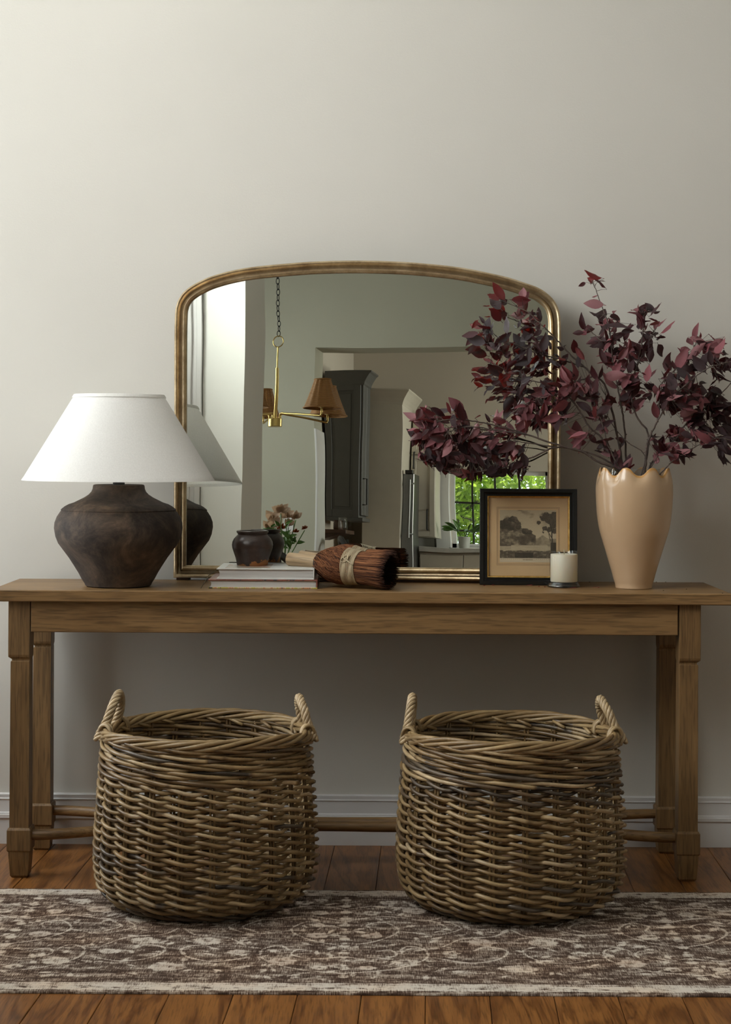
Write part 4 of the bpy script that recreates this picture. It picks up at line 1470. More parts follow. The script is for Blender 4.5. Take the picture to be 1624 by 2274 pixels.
branch('branch with red tips reaching highest in front of the mirror arch',
       [[(1402, 1090, Yv + .02), (1385, 1040, Yv + .02), (1368, 950, Yv + .02), (1346, 859, Yv + .01), (1320, 835, Yv), (1298, 815, Yv), (1269, 789, Yv - .01), (1242, 760, Yv - .01), (1221, 738, Yv - .02), (1195, 714, Yv - .02), (1173, 693, Yv - .02), (1149, 682, Yv - .02), (1112, 667, Yv - .02)],
        [(1298, 815, Yv), (1251, 800, Yv - .01), (1214, 790, Yv - .02), (1186, 782, Yv - .02), (1149, 766, Yv - .03), (1112, 752, Yv - .03), (1090, 736, Yv - .03), (1075, 724, Yv - .03)],
        [(1320, 835, Yv), (1270, 850, Yv - .02), (1242, 856, Yv - .02), (1186, 847, Yv - .03), (1140, 836, Yv - .04), (1112, 815, Yv - .04), (1081, 802, Yv - .04)]],
       [(1098, 652, 10, 18, 4, rd, Yv - .02), (1100, 674, 24, 15, 4, ['red', 'dark'], Yv - .02), (1160, 662, 14, 22, 3, bigp, Yv - .02), (1155, 702, 26, 14, 5, ['dark', 'red', 'grey'], Yv - .02), (1190, 706, 14, 14, 3, dk, Yv - .02), (1150, 735, 31, 17, 4, gr, Yv - .03), (1200, 745, 33, 26, 7, gr, Yv - .03),
        (1072, 722, 22, 24, 6, ['red', 'dark', 'grey'], Yv - .03), (1052, 752, 14, 12, 4, ['red', 'dark', 'grey'], Yv - .03), (1095, 745, 29, 30, 7, gr, Yv - .03), (1130, 780, 38, 37, 12, gr, Yv - .03), (1180, 780, 38, 37, 12, gr, Yv - .03), (1222, 790, 33, 37, 10, gr, Yv - .02),
        (1075, 820, 29, 22, 5, ['grey', 'red', 'dark'], Yv - .04), (1060, 835, 16, 10, 3, ['red', 'dark', 'grey'], Yv - .04), (1110, 830, 38, 33, 10, gr, Yv - .04), (1150, 855, 40, 35, 12, gr, Yv - .04), (1095, 870, 26, 17, 4, ['red', 'dark', 'grey'], Yv - .04), (1125, 895, 24, 24, 4, gr, Yv - .04), (1195, 845, 38, 37, 11, gr, Yv - .03), (1240, 830, 24, 39, 7, gr, Yv - .02)], 14, .003)
branch('upright branch with a single tall sprig right of the mirror',
       [[(1408, 1090, Yv + .03), (1392, 1030, Yv + .03), (1388, 956, Yv + .03), (1380, 900, Yv + .03), (1373, 864, Yv + .03), (1361, 799, Yv + .04), (1356, 748, Yv + .04), (1350, 715, Yv + .05), (1344, 700, Yv + .06), (1327, 653, Yv + .07), (1315, 622, Yv + .08)],
        [(1356, 765, Yv + .04), (1337, 758, Yv + .05), (1310, 733, Yv + .06), (1290, 714, Yv + .06)]],
       [(1310, 614, 8, 10, 3, rd, Yv + .08), (1292, 633, 10, 4, 1, dk, Yv + .08), (1340, 630, 12, 10, 2, dk, Yv + .08), (1322, 662, 10, 12, 2, ['mauve'], Yv + .07), (1330, 700, 12, 18, 4, ds, Yv + .06), (1290, 714, 8, 6, 2, rd, Yv + .06), (1294, 735, 16, 7, 3, dk, Yv + .06), (1364, 700, 10, 14, 3, dk, Yv + .05),
        (1350, 718, 22, 12, 6, mix1, Yv + .05), (1345, 745, 26, 18, 9, mix1, Yv + .04), (1378, 735, 22, 14, 7, dk, Yv + .04), (1330, 762, 22, 8, 4, dk, Yv + .05), (1372, 770, 24, 20, 8, mix1, Yv + .04), (1350, 790, 20, 14, 5, dk, Yv + .04), (1376, 805, 24, 18, 7, ['mauve', 'mauve', 'dark'], Yv + .04), (1362, 835, 14, 18, 3, bigp, Yv),
        (1385, 845, 24, 12, 5, bigp, Yv), (1395, 880, 24, 18, 6, mix1, Yv + .03)], 15)
branch('branch with insect-eaten top leaves left of the right-hand spray',
       [[(1424, 1090, Yv + .01), (1433, 1035, Yv + .01), (1441, 966, Yv + .01), (1414, 924, Yv + .01), (1400, 868, Yv + .02), (1404, 850, Yv + .02), (1414, 815, Yv + .03), (1424, 772, Yv + .03), (1428, 736, Yv + .04), (1431, 699, Yv + .05), (1437, 682, Yv + .05)],
        [(1414, 815, Yv + .03), (1440, 762, Yv + .03), (1458, 728, Yv + .04)]],
       [(1432, 686, 14, 10, 5, dk, Yv + .05), (1414, 693, 10, 12, 3, ['mauve'], Yv + .05), (1452, 690, 14, 9, 4, ds, Yv + .05), (1424, 720, 14, 14, 5, mix1, Yv + .04), (1446, 718, 16, 10, 4, mix1, Yv + .04), (1476, 720, 12, 5, 2, dk, Yv + .04), (1440, 740, 20, 12, 6, dk, Yv + .04), (1470, 750, 16, 6, 2, ds, Yv + .04),
        (1445, 775, 20, 14, 6, ds, Yv + .03), (1402, 772, 18, 16, 5, bigp, Yv + .03), (1418, 795, 18, 14, 5, mix1, Yv + .03), (1400, 812, 18, 10, 4, mix1, Yv + .03), (1434, 830, 16, 8, 3, ['mauve'], Yv + .02), (1408, 852, 20, 14, 5, dk, Yv + .02), (1435, 868, 24, 12, 6, mix1, Yv + .02), (1410, 900, 26, 14, 7, dk, Yv + .02)], 16)
branch('branch with large drooping leaves, second from the wall at far right',
       [[(1430, 1092, Yv), (1434, 1038, Yv - .01), (1436, 995, Yv - .01), (1446, 965, Yv - .01), (1460, 936, Yv - .02), (1482, 898, Yv - .02), (1509, 868, Yv - .02), (1545, 837, Yv - .02), (1580, 815, Yv - .02), (1635, 800, Yv - .02)],
        [(1460, 936, Yv - .01), (1468, 870, Yv + .02), (1472, 849, Yv + .02), (1497, 823, Yv + .03), (1516, 806, Yv + .03), (1538, 780, Yv + .04), (1549, 752, Yv + .05)]],
       [(1549, 745, 8, 12, 3, ['mauve'], Yv + .05), (1535, 775, 14, 14, 4, bigp, Yv + .04), (1560, 768, 22, 10, 4, mix1, Yv + .04), (1530, 805, 22, 22, 5, bigp, Yv + .03), (1592, 775, 20, 12, 5, bigp, Yv + .02), (1560, 800, 26, 20, 8, ds, Yv + .02), (1490, 812, 20, 10, 4, dk, Yv + .03), (1470, 835, 10, 12, 2, dk, Yv + .02),
        (1510, 840, 26, 18, 8, mix1, Yv), (1545, 860, 30, 16, 8, dk, Yv), (1475, 866, 28, 12, 8, mix1, Yv), (1500, 890, 34, 18, 13, dk, Yv - .02), (1535, 905, 30, 20, 12, mv, Yv - .02), (1480, 905, 26, 12, 6, dk, Yv - .01), (1610, 800, 22, 16, 6, ds, Yv), (1605, 830, 22, 14, 6, ds, Yv)], 17, .003)
branch('dark-leaved branch reaching out of the frame at far right',
       [[(1438, 1092, Yv + .03), (1444, 1035, Yv + .03), (1470, 1005, Yv + .04), (1500, 972, Yv + .04), (1530, 935, Yv + .05), (1560, 912, Yv + .05), (1589, 888, Yv + .06), (1624, 851, Yv + .06), (1650, 830, Yv + .06)]],
       [(1460, 975, 14, 14, 4, mix1, Yv + .03), (1495, 965, 20, 14, 6, ds, Yv + .04), (1545, 930, 24, 20, 10, ['mauve', 'dark', 'dusk'], Yv + .03), (1560, 955, 22, 16, 7, ds, Yv + .04), (1590, 870, 18, 22, 6, ds, Yv + .06), (1575, 905, 20, 18, 6, ds, Yv + .05), (1605, 905, 24, 22, 12, ds, Yv + .05),
        (1600, 940, 24, 20, 10, ds, Yv + .05), (1615, 970, 14, 26, 7, ds, Yv + .05), (1608, 1005, 16, 16, 5, ds, Yv + .05), (1568, 870, 10, 20, 3, ds, Yv + .05)], 18)
branch('thin low branch leaning right over the vase rim',
       [[(1428, 1090, Yv - .02), (1462, 1057, Yv - .03), (1482, 1036, Yv - .04), (1504, 1016, Yv - .04), (1536, 997, Yv - .04), (1577, 978, Yv - .04), (1601, 973, Yv - .04), (1640, 980, Yv - .04)],
        [(1434, 1060, Yv), (1462, 1012, Yv - .01), (1490, 985, Yv - .02), (1515, 960, Yv - .02)]],
       [(1500, 960, 18, 12, 5, dk, Yv - .02), (1535, 970, 24, 10, 7, mv, Yv - .03), (1500, 1008, 22, 10, 7, dk, Yv - .04), (1475, 995, 16, 12, 5, dk, Yv - .02), (1520, 1012, 20, 10, 5, ds, Yv - .03), (1565, 975, 22, 9, 6, mv, Yv - .04), (1590, 985, 20, 12, 5, ds, Yv - .04), (1455, 1010, 10, 14, 3, dk, Yv), (1470, 965, 12, 12, 3, mix1, Yv)], 19, .0018)
branch('short inner branch standing between the tall ones above the vase mouth',
       [[(1414, 1090, Yv - .02), (1378, 1042, Yv - .03), (1350, 985, Yv - .03), (1338, 940, Yv - .03), (1322, 900, Yv - .03), (1316, 876, Yv - .03)],
        [(1420, 1070, Yv - .02), (1432, 1012, Yv - .02), (1390, 978, Yv - .02), (1362, 945, Yv - .02), (1348, 915, Yv - .02), (1346, 868, Yv - .02)]],
       [(1310, 885, 24, 22, 9, mix1, Yv - .03), (1325, 920, 22, 24, 10, ['mauve', 'dark', 'dusk'], Yv - .03), (1300, 860, 22, 16, 6, mv, Yv - .03), (1318, 830, 20, 12, 4, dk, Yv - .02), (1350, 895, 18, 16, 5, dk, Yv - .02), (1350, 985, 10, 12, 2, ['grey'], Yv - .03), (1380, 985, 16, 8, 3, ['grey'], Yv - .02), (1342, 960, 12, 18, 4, mv, Yv - .03),
        (1395, 1035, 12, 8, 4, mix1, Yv - .03), (1365, 1018, 12, 14, 3, dk, Yv - .02), (1290, 790, 14, 12, 3, gr, Yv - .02), (1278, 770, 5, 8, 1, dk, Yv - .02)], 20, .0022)

# fallen bits on the tabletop
t = plain('dried red blossom', (.20, .02, .018), .7, var=.3, scale=200)
fb = [(1076, 1302), (1096, 1301), (1114, 1299), (1180, 1301), (1198, 1304), (1209, 1305), (1277, 1307), (1329, 1306)]
r = random.Random(8)
for i, (a, b) in enumerate(fb):
    s = (1.09 - HT) / (b - 991 - ROLL * (a - 812)) * F
    p = P(a, b, CAM.y + s)
    mb = MB()
    for k in range(6):
        an = r.uniform(0, 6.28); L = r.uniform(.002, .0045)
        mb.tube([(0, 0, .0015), (L * .6 * math.cos(an), L * .6 * math.sin(an), .0022), (L * math.cos(an), L * math.sin(an), r.uniform(.0006, .003))], [.0007, .0008, .0004], 4)
    if i in (2, 3, 6, 7):
        an = r.uniform(2.6, 3.6)
        mb.tube([(0, 0, .001), (.006 * math.cos(an), .002, .0022), (.013 * math.cos(an), .003, .0008)], [.0004, .0004, .0003], 3)
    lab = ['red fallen blossom nearest the left corner of the black picture frame', 'second red blossom from the left below the picture frame', 'red blossom with thin stalk below the picture frame middle', 'long-stalked red blossom left of the candle',
           'largest red blossom clump beside the candle foot', 'red blossom touching the candle foot on its left', 'red blossom in front of the candle foot', 'red blossom between candle and vase'][i]
    o = mb.build('fallen_blossom', t, None)
    o.location = (p.x, p.y, HT + .0002)
    tag(o, lab, 'blossom', 'fallen bits on the tabletop')
tq = plain('dry leaf crumb', (.06, .03, .02), .8)
for i, (a, b) in enumerate([(1458, 1293), (1479, 1293), (1474, 1312), (1535, 1295), (1605, 1318), (1525, 1309), (1310, 1293)]):
    s = (1.09 - HT) / (b - 991 - ROLL * (a - 812)) * F
    p = P(a, b, CAM.y + s)
    mb = MB(); an = r.uniform(0, 3)
    mb.tube([(-.0025 * math.cos(an), -.0025 * math.sin(an), .0007), (0, 0, .001), (.0025 * math.cos(an), .0025 * math.sin(an), .0006)], [.0004, .0008, .0003], 4)
    o = mb.build('leaf_crumb', tq, None); o.location = (p.x, p.y, HT + .0001)
    lab = ['tiny dry crumb at the back edge just right of the vase', 'tiny dry crumb at the back edge, second to the right of the vase', 'tiny dark crumb in front right of the vase foot', 'tiny dark crumb at the back of the table far from the vase',
           'tiny crumb near the front right corner of the tabletop', 'tiny crumb halfway between vase and right table corner', 'tiny crumb behind the gap between candle and vase'][i]
    tag(o, lab, 'crumb', 'dry crumbs on the tabletop')

# ------------------------------------------------------------------ wicker baskets
t = NT('grey brown rattan cane')
at_ = t.n('ShaderNodeAttribute'); at_.attribute_name = 'tint'
base = t.ramp(at_.outputs['Fac'], [(0.0, (0.06, 0.046, 0.034)), (0.10, (0.13, 0.10, 0.07)), (0.3, (0.13, 0.078, 0.032)), (0.55, (0.26, 0.172, 0.078)), (0.8, (0.38, 0.275, 0.14)), (1.0, (0.56, 0.44, 0.28))])
n1 = t.noise(t.coord('Object', (1, 1, 1), rnd=True), 16, 5, .7)
t.color(t.mix(1.0, base, t.ramp(n1, [(0.3, (.55, .52, .5)), (0.65, (1.08, 1.04, 1.0))]), 'MULTIPLY'))
t.set(Roughness=.38); t.b.inputs['Specular IOR Level'].default_value = .5
t.bump(t.noise(t.coord('Object', (1, 1, 1), rnd=True), 130, 3), .25, .0008)
M['cane'] = t.m
NS = 22
PROF = [(.0, .184), (.006, .200), (.02, .226), (.045, .2455), (.075, .2535), (.11, .2568), (.15, .2560), (.20, .2535), (.25, .2500), (.30, .2460), (.34, .2425), (.38, .2385), (.42, .2335)]


def prof_r(z, k):
    for (a, r0), (b, r1) in zip(PROF, PROF[1:]):
        if a <= z <= b:
            return (r0 + (r1 - r0) * (z - a) / (b - a)) * k
    return (PROF[0][1] if z < 0 else PROF[-1][1]) * k


def basket(name, label, cx, cy, k, seed, rot, handles):
    r = random.Random(seed)
    o = thing(name, label, 'basket', (cx, cy, .0068), 0, 'pair of wicker baskets under the table')
    D = 2 * math.pi / NS
    def ring(zrow, phase, a, b, cr, j, per=3, bias=.25, weave=True, wob=.0010):
        pts, rad, tint = [], [], []
        n = NS * 8
        joints = sorted(r.sample(range(n), r.randint(4, 6)))
        tv = max(0.02, min(1, r.gauss(.56, .24))); rv = cr * r.uniform(.86, 1.14)
        ji = 0
        w1, w2 = r.uniform(0, 6), r.uniform(0, 6)
        for i in range(n):
            if i in joints:
                tv = max(0.0, min(1, r.gauss(.56, .24))) if r.random() > .05 else r.uniform(0, .12)
                rv = cr * r.uniform(.86, 1.14)
            th = 2 * math.pi * i / n
            if weave:
                u = (th / D + phase + j) * math.pi
                cu = math.cos(u)
                dz_, dr_ = -b * math.sin(u), a * (abs(cu) ** .75) * (1 if cu > 0 else -1)
            else:
                u = (th / D + phase + j) / per * 2 * math.pi
                dz_, dr_ = -b * math.sin(u), a * (math.cos(u) + bias)
            z = zrow + dz_ + wob * math.sin(3 * th + w1) + wob * .5 * math.sin(8 * th + w2)
            rr_ = prof_r(z, k) + dr_ + .0006 * math.sin(11 * th + w2)
            pts.append((rr_ * math.cos(th), rr_ * math.sin(th), z))
            rad.append(rv * (1.13 if i in joints else 1)); tint.append(tv * (.55 if i in joints else 1))
        mb = MB()
        s0 = 0
        mb.tube(pts, rad, 6, closed=True)
        mb.col = []
        for i in range(n + 1):
            mb.col += [tint[i % n]] * 6
        mb.build('woven_cane', M['cane'], o, smooth=True, tint=True)
    z = .0118
    row = 0
    while z < .322:
        for j in range(2):
            ring(z + r.uniform(-.0006, .0006), rot, .0090, .0058, .0047, j)
        z += .0196 + r.uniform(-.0006, .0006)
        row += 1
    z -= .002
    while z < .400:                      # closer waling under the rim
        for j in range(3):
            ring(z, rot + row * 1.7, .0075, .0062, .0049, j * 4.4 / 3, per=4.4, bias=.30, weave=False)
        z += .0185
        row += 1
    # stakes in pairs
    for s in range(NS):
        th = D * (s - rot)
        mb = MB()
        for q in (-1, 1):
            pts = []
            for i in range(15):
                zz = .004 + .40 * i / 14
                R_ = prof_r(zz, k) - .0008
                t_ = th + q * .0042 / R_
                pts.append((R_ * math.cos(t_), R_ * math.sin(t_), zz))
            mb.tint = r.uniform(.35, .7)
            mb.tube(pts, .0034, 6)
        mb.build('stake', M['cane'], o, smooth=True, tint=True)
    # plaited rim
    for j in range(6):
        pts, rad, n = [], [], 168
        w1 = r.uniform(0, 6)
        for i in range(n):
            th = 2 * math.pi * i / n
            u = th * 4 + j * math.pi / 3
            dip = .012 * (abs(math.cos(th)) ** 6)
            zz = .4065 + .0100 * math.sin(u) + .0012 * math.sin(5 * th + w1) - dip
            R_ = prof_r(.41, k) + .0090 * math.cos(u) + .003
            pts.append((R_ * math.cos(th), R_ * math.sin(th), zz)); rad.append(.0052 * (1 + .08 * math.sin(13 * th + w1)))
        mb = MB(); mb.tint = r.uniform(.5, .85); mb.tube(pts, rad, 6, closed=True)
        mb.build('rim_cane', M['cane'], o, smooth=True, tint=True)
    # cut cane ends inside the rim
    for s in range(16):
        th = 2 * math.pi * (s + r.uniform(-.25, .25)) / 16
        R_ = prof_r(.39, k) - .011
        zz = .388 + r.uniform(-.004, .004)
        mb = MB(); mb.tint = r.uniform(.5, .8)
        mb.tube([((R_ + .004) * math.cos(th + .16), (R_ + .004) * math.sin(th + .16), zz + .012), (R_ * math.cos(th + .08), R_ * math.sin(th + .08), zz + .005), ((R_ - .004) * math.cos(th), (R_ - .004) * math.sin(th), zz - .001)], .0042, 7)
        mb.build('cane_end', M['cane'], o, smooth=True, tint=True)
    # base
    mb = MB(); mb.tint = .4
    for q in range(14):
        rr_ = .012 + q * .0140
        mb.tube([(rr_ * math.cos(2 * math.pi * i / 40), rr_ * math.sin(2 * math.pi * i / 40), .0082 + .0015 * math.sin(i * 1.6 + q * 3)) for i in range(40)], .0062, 5, closed=True)
    mb.build('base', M['cane'], o, smooth=True, tint=True)
    # rope handles
    for (ang, topz, hw, lean) in handles:
        th = math.radians(ang)
        er = Vector((math.cos(th), math.sin(th), 0)); et = Vector((-math.sin(th), math.cos(th), 0))
        R_ = prof_r(.40, k) + .002
        path = []
        for (tt, zz, ll) in ((-hw * 1.25, .378, .010), (-hw * 1.12, .400, .006), (-hw, .424, -.002), (-hw * .84, .450, -.008), (-hw * .45, topz - .011, -.012), (0, topz, -.014), (hw * .45, topz - .011, -.012), (hw * .84, .450, -.008), (hw, .424, -.002), (hw * 1.12, .400, .006), (hw * 1.25, .378, .010)):
            path.append(er * (R_ + ll * lean) + et * tt + Vector((0, 0, zz)))
        path = catmull(path, 9)
        hmb = MB()
        n = len(path)
        hobj = None
        for j in range(5):
            pts = []
            for i in range(n):
                tg = (path[min(i + 1, n - 1)] - path[max(i - 1, 0)]).normalized()
                nn = (er - er.dot(tg) * tg).normalized(); bb = tg.cross(nn)
                a = i * .30 + j * 2 * math.pi / 5
                e = min(i, n - 1 - i) / (n * .16)
                rr_ = .0066 + (.0045 * max(0, 1 - e))
                pts.append(path[i] + (nn * math.cos(a) + bb * math.sin(a)) * rr_)
            mb = MB(); mb.tint = r.uniform(.84, 1.0)
            mb.tube(pts, .0047, 7)
            if hobj is None:
                hobj = mb.build('handle', M['cane'], o, smooth=True, tint=True)
            else:
                mb.build('handle_cane', M['cane'], hobj, smooth=True, tint=True)
        # strands lashed round the rim at the two feet
        for sgn in (-1, 1):
            for q in range(3):
                pts = []
                for i in range(15):
                    a = -1.2 + i * .36
                    cc = er * (R_ - .004) + et * (sgn * hw * (1.12 + .16 * q) - sgn * .010) + Vector((0, 0, .397))
                    pts.append(cc + er * (.0160 * math.cos(a)) + Vector((0, 0, .021 * math.sin(a))) + et * (sgn * .0016 * i))
                mb = MB(); mb.tint = r.uniform(.75, 1.0); mb.tube(pts, .0042, 6)
                mb.build('lashing', M['cane'], hobj, smooth=True, tint=True)
    return o


basket('wicker_basket', 'round grey-brown wicker basket with twisted handles, the one under the lamp end', -.3746, -.625, 1.0, 21, 0.0, ((169, .484, .041, 1.3), (13, .476, .040, 1.0)))
basket('wicker_basket', 'round grey-brown wicker basket with twisted handles, the one under the picture and vase', .3510, -.625, 1.025, 22, .35, ((173, .482, .041, .5), (10, .478, .041, 1.6)))

# ------------------------------------------------------------------ the rooms behind the camera (seen in the mirror)
def R3(px, py, Y):
    return R(px, py, Y)


# chandelier
CY = -6.0
ch = R(613, 948, CY)
cs = 1.0 / (R(614, 900, CY) - R(613, 900, CY)).length      # pixels per metre there
chand = thing('chandelier', 'satin brass chandelier with woven rattan shades on a dark chain', 'chandelier', ch)
zpx = lambda py: (R(613, py, CY) - ch).z
mb = MB(); mb.lathe([(.003, zpx(949)), (.044, zpx(949)), (.046, zpx(948)), (.046, zpx(931)), (.044, zpx(930)), (.003, zpx(930))], 32)
mb.build('hub', M['brass'], chand, smooth=True, auto=30)
mb = MB(); mb.tube([(0, 0, zpx(932)), (0, 0, zpx(818))], .0115, 14); mb.build('stem', M['brass'], chand, smooth=True, auto=40)
mb = MB(); mb.tube([(0, 0, zpx(820)), (0, 0, zpx(771))], .0055, 10); mb.build('rod', M['brass'], chand, smooth=True, auto=40)
zr = zpx(758); rrg = 12.5 / cs
mb = MB(); mb.tube([(rrg * math.cos(a), rrg * .25 * math.sin(a) * 0, zr + rrg * math.sin(a)) for a in [2 * math.pi * i / 28 for i in range(28)]], .0035, 8, closed=True)
mb.build('ring', M['brass'], chand, smooth=True)
z = zr + rrg; k = 0
mb = MB()
lk = [(.011 * math.cos(a), 0, .020 * math.sin(a)) for a in [2 * math.pi * i / 14 for i in range(14)]]
mb.tube(lk, .0028, 6, closed=True)
first = mb.build('chain_link', M['black_metal'], chand, smooth=True)
first.location = (0, 0, z + .016)
zz = z + .016
ztop_c = CE - ch.z
while zz < ztop_c - .05:
    zz += .033; k += 1
    c_ = first.copy(); COL.objects.link(c_); c_.parent = chand
    c_.location = (.002 * math.sin(k), 0, zz); c_.rotation_euler = (0, 0, (math.pi / 2 if k % 2 else 0) + .3)
mb = MB(); mb.lathe([(.003, ztop_c), (.06, ztop_c), (.058, ztop_c - .02), (.02, ztop_c - .035), (.004, ztop_c - .036)], 24)
mb.build('canopy', M['brass'], chand, smooth=True, auto=40)
t = NT('rattan shade weave')
v = t.coord('Object', (1, 1, 1))
wv = t.n('ShaderNodeTexWave'); wv.bands_direction = 'Z'; wv.inputs['Scale'].default_value = 60; wv.inputs['Distortion'].default_value = 1.5
t.l(v, wv.inputs[0])
t.color(t.mix(wv.outputs['Fac'], (.20, .085, .02), (.52, .26, .08)))
t.set(Roughness=.6); t.bump(wv.outputs['Fac'], .6, .003)
M['rattan'] = t.m
ARM = .385
for q in range(5):
    a = math.radians(30 + 72 * q)
    ca, sa = math.cos(a), math.sin(a)
    pts = [(ca * x, sa * x, z_) for x, z_ in ((.040, zpx(933)), (.040, zpx(924)), (.055, zpx(919)), (.12, zpx(922)), (ARM - .03, zpx(929)), (ARM - .006, zpx(928)), (ARM, zpx(922)), (ARM, zpx(905)))]
    pts = catmull(pts, 5)
    mb = MB(); mb.tube(pts, .0062, 8)
    arm = mb.build('arm', M['brass'], chand, smooth=True)
    zb = zpx(910)
    mb = MB(); mb.lathe([(.003, zb - .010), (.018, zb - .008), (.02, zb), (.010, zb + .006), (.010, zb + .06), (.003, zb + .062)], 16, (ca * ARM, sa * ARM, 0))
    mb.build('candle_cup', M['brass'], arm, smooth=True, auto=40)
    # fluted woven shade made of rising canes
    mb = MB()
    rb_, rt_, hh = .112, .047, .175
    n = 72
    rings = []
    for i in range(9):
        t_ = i / 8
        rr_ = rb_ + (rt_ - rb_) * (t_ ** .9)
        rings.append([((rr_ + .0022 * math.cos(n / 6 * 2 * math.pi * k2 / n * 1.0)) * math.cos(2 * math.pi * k2 / n), (rr_ + .0022 * math.cos(n / 6 * 2 * math.pi * k2 / n)) * math.sin(2 * math.pi * k2 / n), t_ * hh) for k2 in range(n)])
    mb.loft(rings, True, False, False)
    for zz_, rr_ in ((0, rb_ + .002), (hh, rt_ + .001)):
        mb.tube([(rr_ * math.cos(2 * math.pi * i / 36), rr_ * math.sin(2 * math.pi * i / 36), zz_) for i in range(36)], .0045, 6, closed=True)
    sh_ = mb.build('rattan_shade', M['rattan'], arm, smooth=True, auto=60)
    sh_.location = (ca * ARM, sa * ARM, zb - .012)

# kitchen: dark wall cabinet seen from its side
YC = -9.0
a0, a1 = R(725, 1000, YC), R(805, 1000, YC)
cz0, cz1 = R(765, 1150, YC).z, R(765, 852, YC).z
cab = thing('hanging_cabinet', 'tall charcoal wall cabinet with crown moulding beside the kitchen opening', 'cabinet', ((a0.x + a1.x) / 2, YC - .17, cz0))
w2 = (a1.x - a0.x) / 2
hgt = cz1 - cz0
def cbox(par, n, m, *a, c=.002):
    mb = MB(); mb.box(*a, c); return mb.build(n, m, par)
cbox(cab, 'carcass', M['cab_dark'], -w2, w2 - .02, -.17, .17, 0, hgt)
cbox(cab, 'door', M['cab_dark'], w2 - .019, w2, -.165, -.003, .02, hgt - .02)
d2 = cbox(cab, 'door', M['cab_dark'], w2 - .019, w2, .003, .165, .02, hgt - .02)
px_h = [R(805, y, YC).z - cz0 for y in (1120, 1063)]
mb = MB(); mb.tube([(w2, .13, px_h[0]), (w2 + .032, .13, px_h[0]), (w2 + .032, .13, px_h[1]), (w2, .13, px_h[1])], .006, 8)
mb.build('handle', M['black_metal'], d2)
# recessed side panel: four stiles standing proud
st = .05
for a in ((-w2, -w2 + st, 0, hgt), (w2 - .02 - st, w2 - .02, 0, hgt), (-w2 + st, w2 - .02 - st, 0, .06), (-w2 + st, w2 - .02 - st, hgt - .07, hgt)):
    cbox(cab, 'side_panel_rail', M['cab_dark'], a[0], a[1], .17, .183, a[2], a[3])
cbox(cab, 'side_panel', M['cab_dark'], -w2 + st + .022, w2 - .02 - st - .022, .17, .176, .085, hgt - .095)
ct = R(765, 826, YC).z - cz0
mb = MB()
rings = []
for d, z_ in ((0.0, hgt - .03), (.008, hgt - .02), (.012, hgt), (.03, hgt + (ct - hgt) * .35), (.055, hgt + (ct - hgt) * .75), (.07, ct - .012), (.07, ct)):
    rings.append([(-w2, -.17, z_), (w2 + d, -.17, z_), (w2 + d, .185 + d * .4, z_), (-w2, .185 + d * .4, z_)])
mb.loft(rings)
mb.build('crown_moulding', M['cab_dark'], cab)
cbox(cab, 'light_rail', M['cab_dark'], -w2, w2 + .012, -.17, .188, -.03, 0)

# cream tall unit
YT = -9.47
b0, b1 = R(806, 1000, YT), R(891, 1000, YT)
tz = R(850, 893, YT).z; tc = R(850, 868, YT).z
tu = thing('tall_cabinet', 'tall cream kitchen unit with crown moulding beside the fridge', 'cabinet', ((b0.x + b1.x) / 2, YT - .35, 0))
w3 = (b1.x - b0.x) / 2
cbox(tu, 'carcass', M['cab_cream'], -w3, w3, -.35, .35, 0, tz)
mb = MB(); rings = []
for d, z_ in ((0.0, tz - .02), (.006, tz), (.02, tz + (tc - tz) * .3), (.05, tz + (tc - tz) * .75), (.062, tc - .01), (.062, tc)):
    rings.append([(-w3 - 0, -.35, z_), (w3 + d, -.35, z_), (w3 + d, .35 + d, z_), (-w3 - 0, .35 + d, z_)])
mb.loft(rings); mb.build('crown_moulding', M['cab_cream'], tu)

# fridge in its recess
YR = -9.54
f0, f1 = R(892, 1100, YR), R(968, 1100, YR)
f0.x = max(f0.x, b1.x + .004)
fzt = R(900, 1052, YR).z
fr = thing('refrigerator', 'steel refrigerator edge with a long vertical bar handle', 'refrigerator', ((f0.x + max(R(907, 1100, YR).x, f0.x + .1)) / 2 , YR - .18, 0))
w4 = (max(R(907, 1100, YR).x, f0.x + .1) - f0.x) / 2
cbox(fr, 'body', M['steel'], -w4, w4 * .9, -.17, .18, .05, fzt, c=.004)
cbox(fr, 'plinth', M['black_metal'], -w4, w4 * .9, -.17, .16, 0, .05)
hx0 = R(911, 1100, YR).x - fr.location.x
mb = MB(); z0_, z1_ = 1.0, R(911, 1066, YR).z
mb.tube([(w4 * .8, .17, z1_ - .03), (hx0, .23, z1_ - .03)], .009, 8)
mb.tube([(w4 * .8, .17, z0_ + .03), (hx0, .23, z0_ + .03)], .009, 8)
mb.tube([(hx0, .23, z0_), (hx0, .23, z1_)], .012, 12)
mb.build('bar_handle', M['steel'], fr, smooth=True, auto=40)
cbox(fr, 'hinge_cover', M['black_metal'], -w4 * .6, w4 * .7, .14, .21, fzt, fzt + .03)
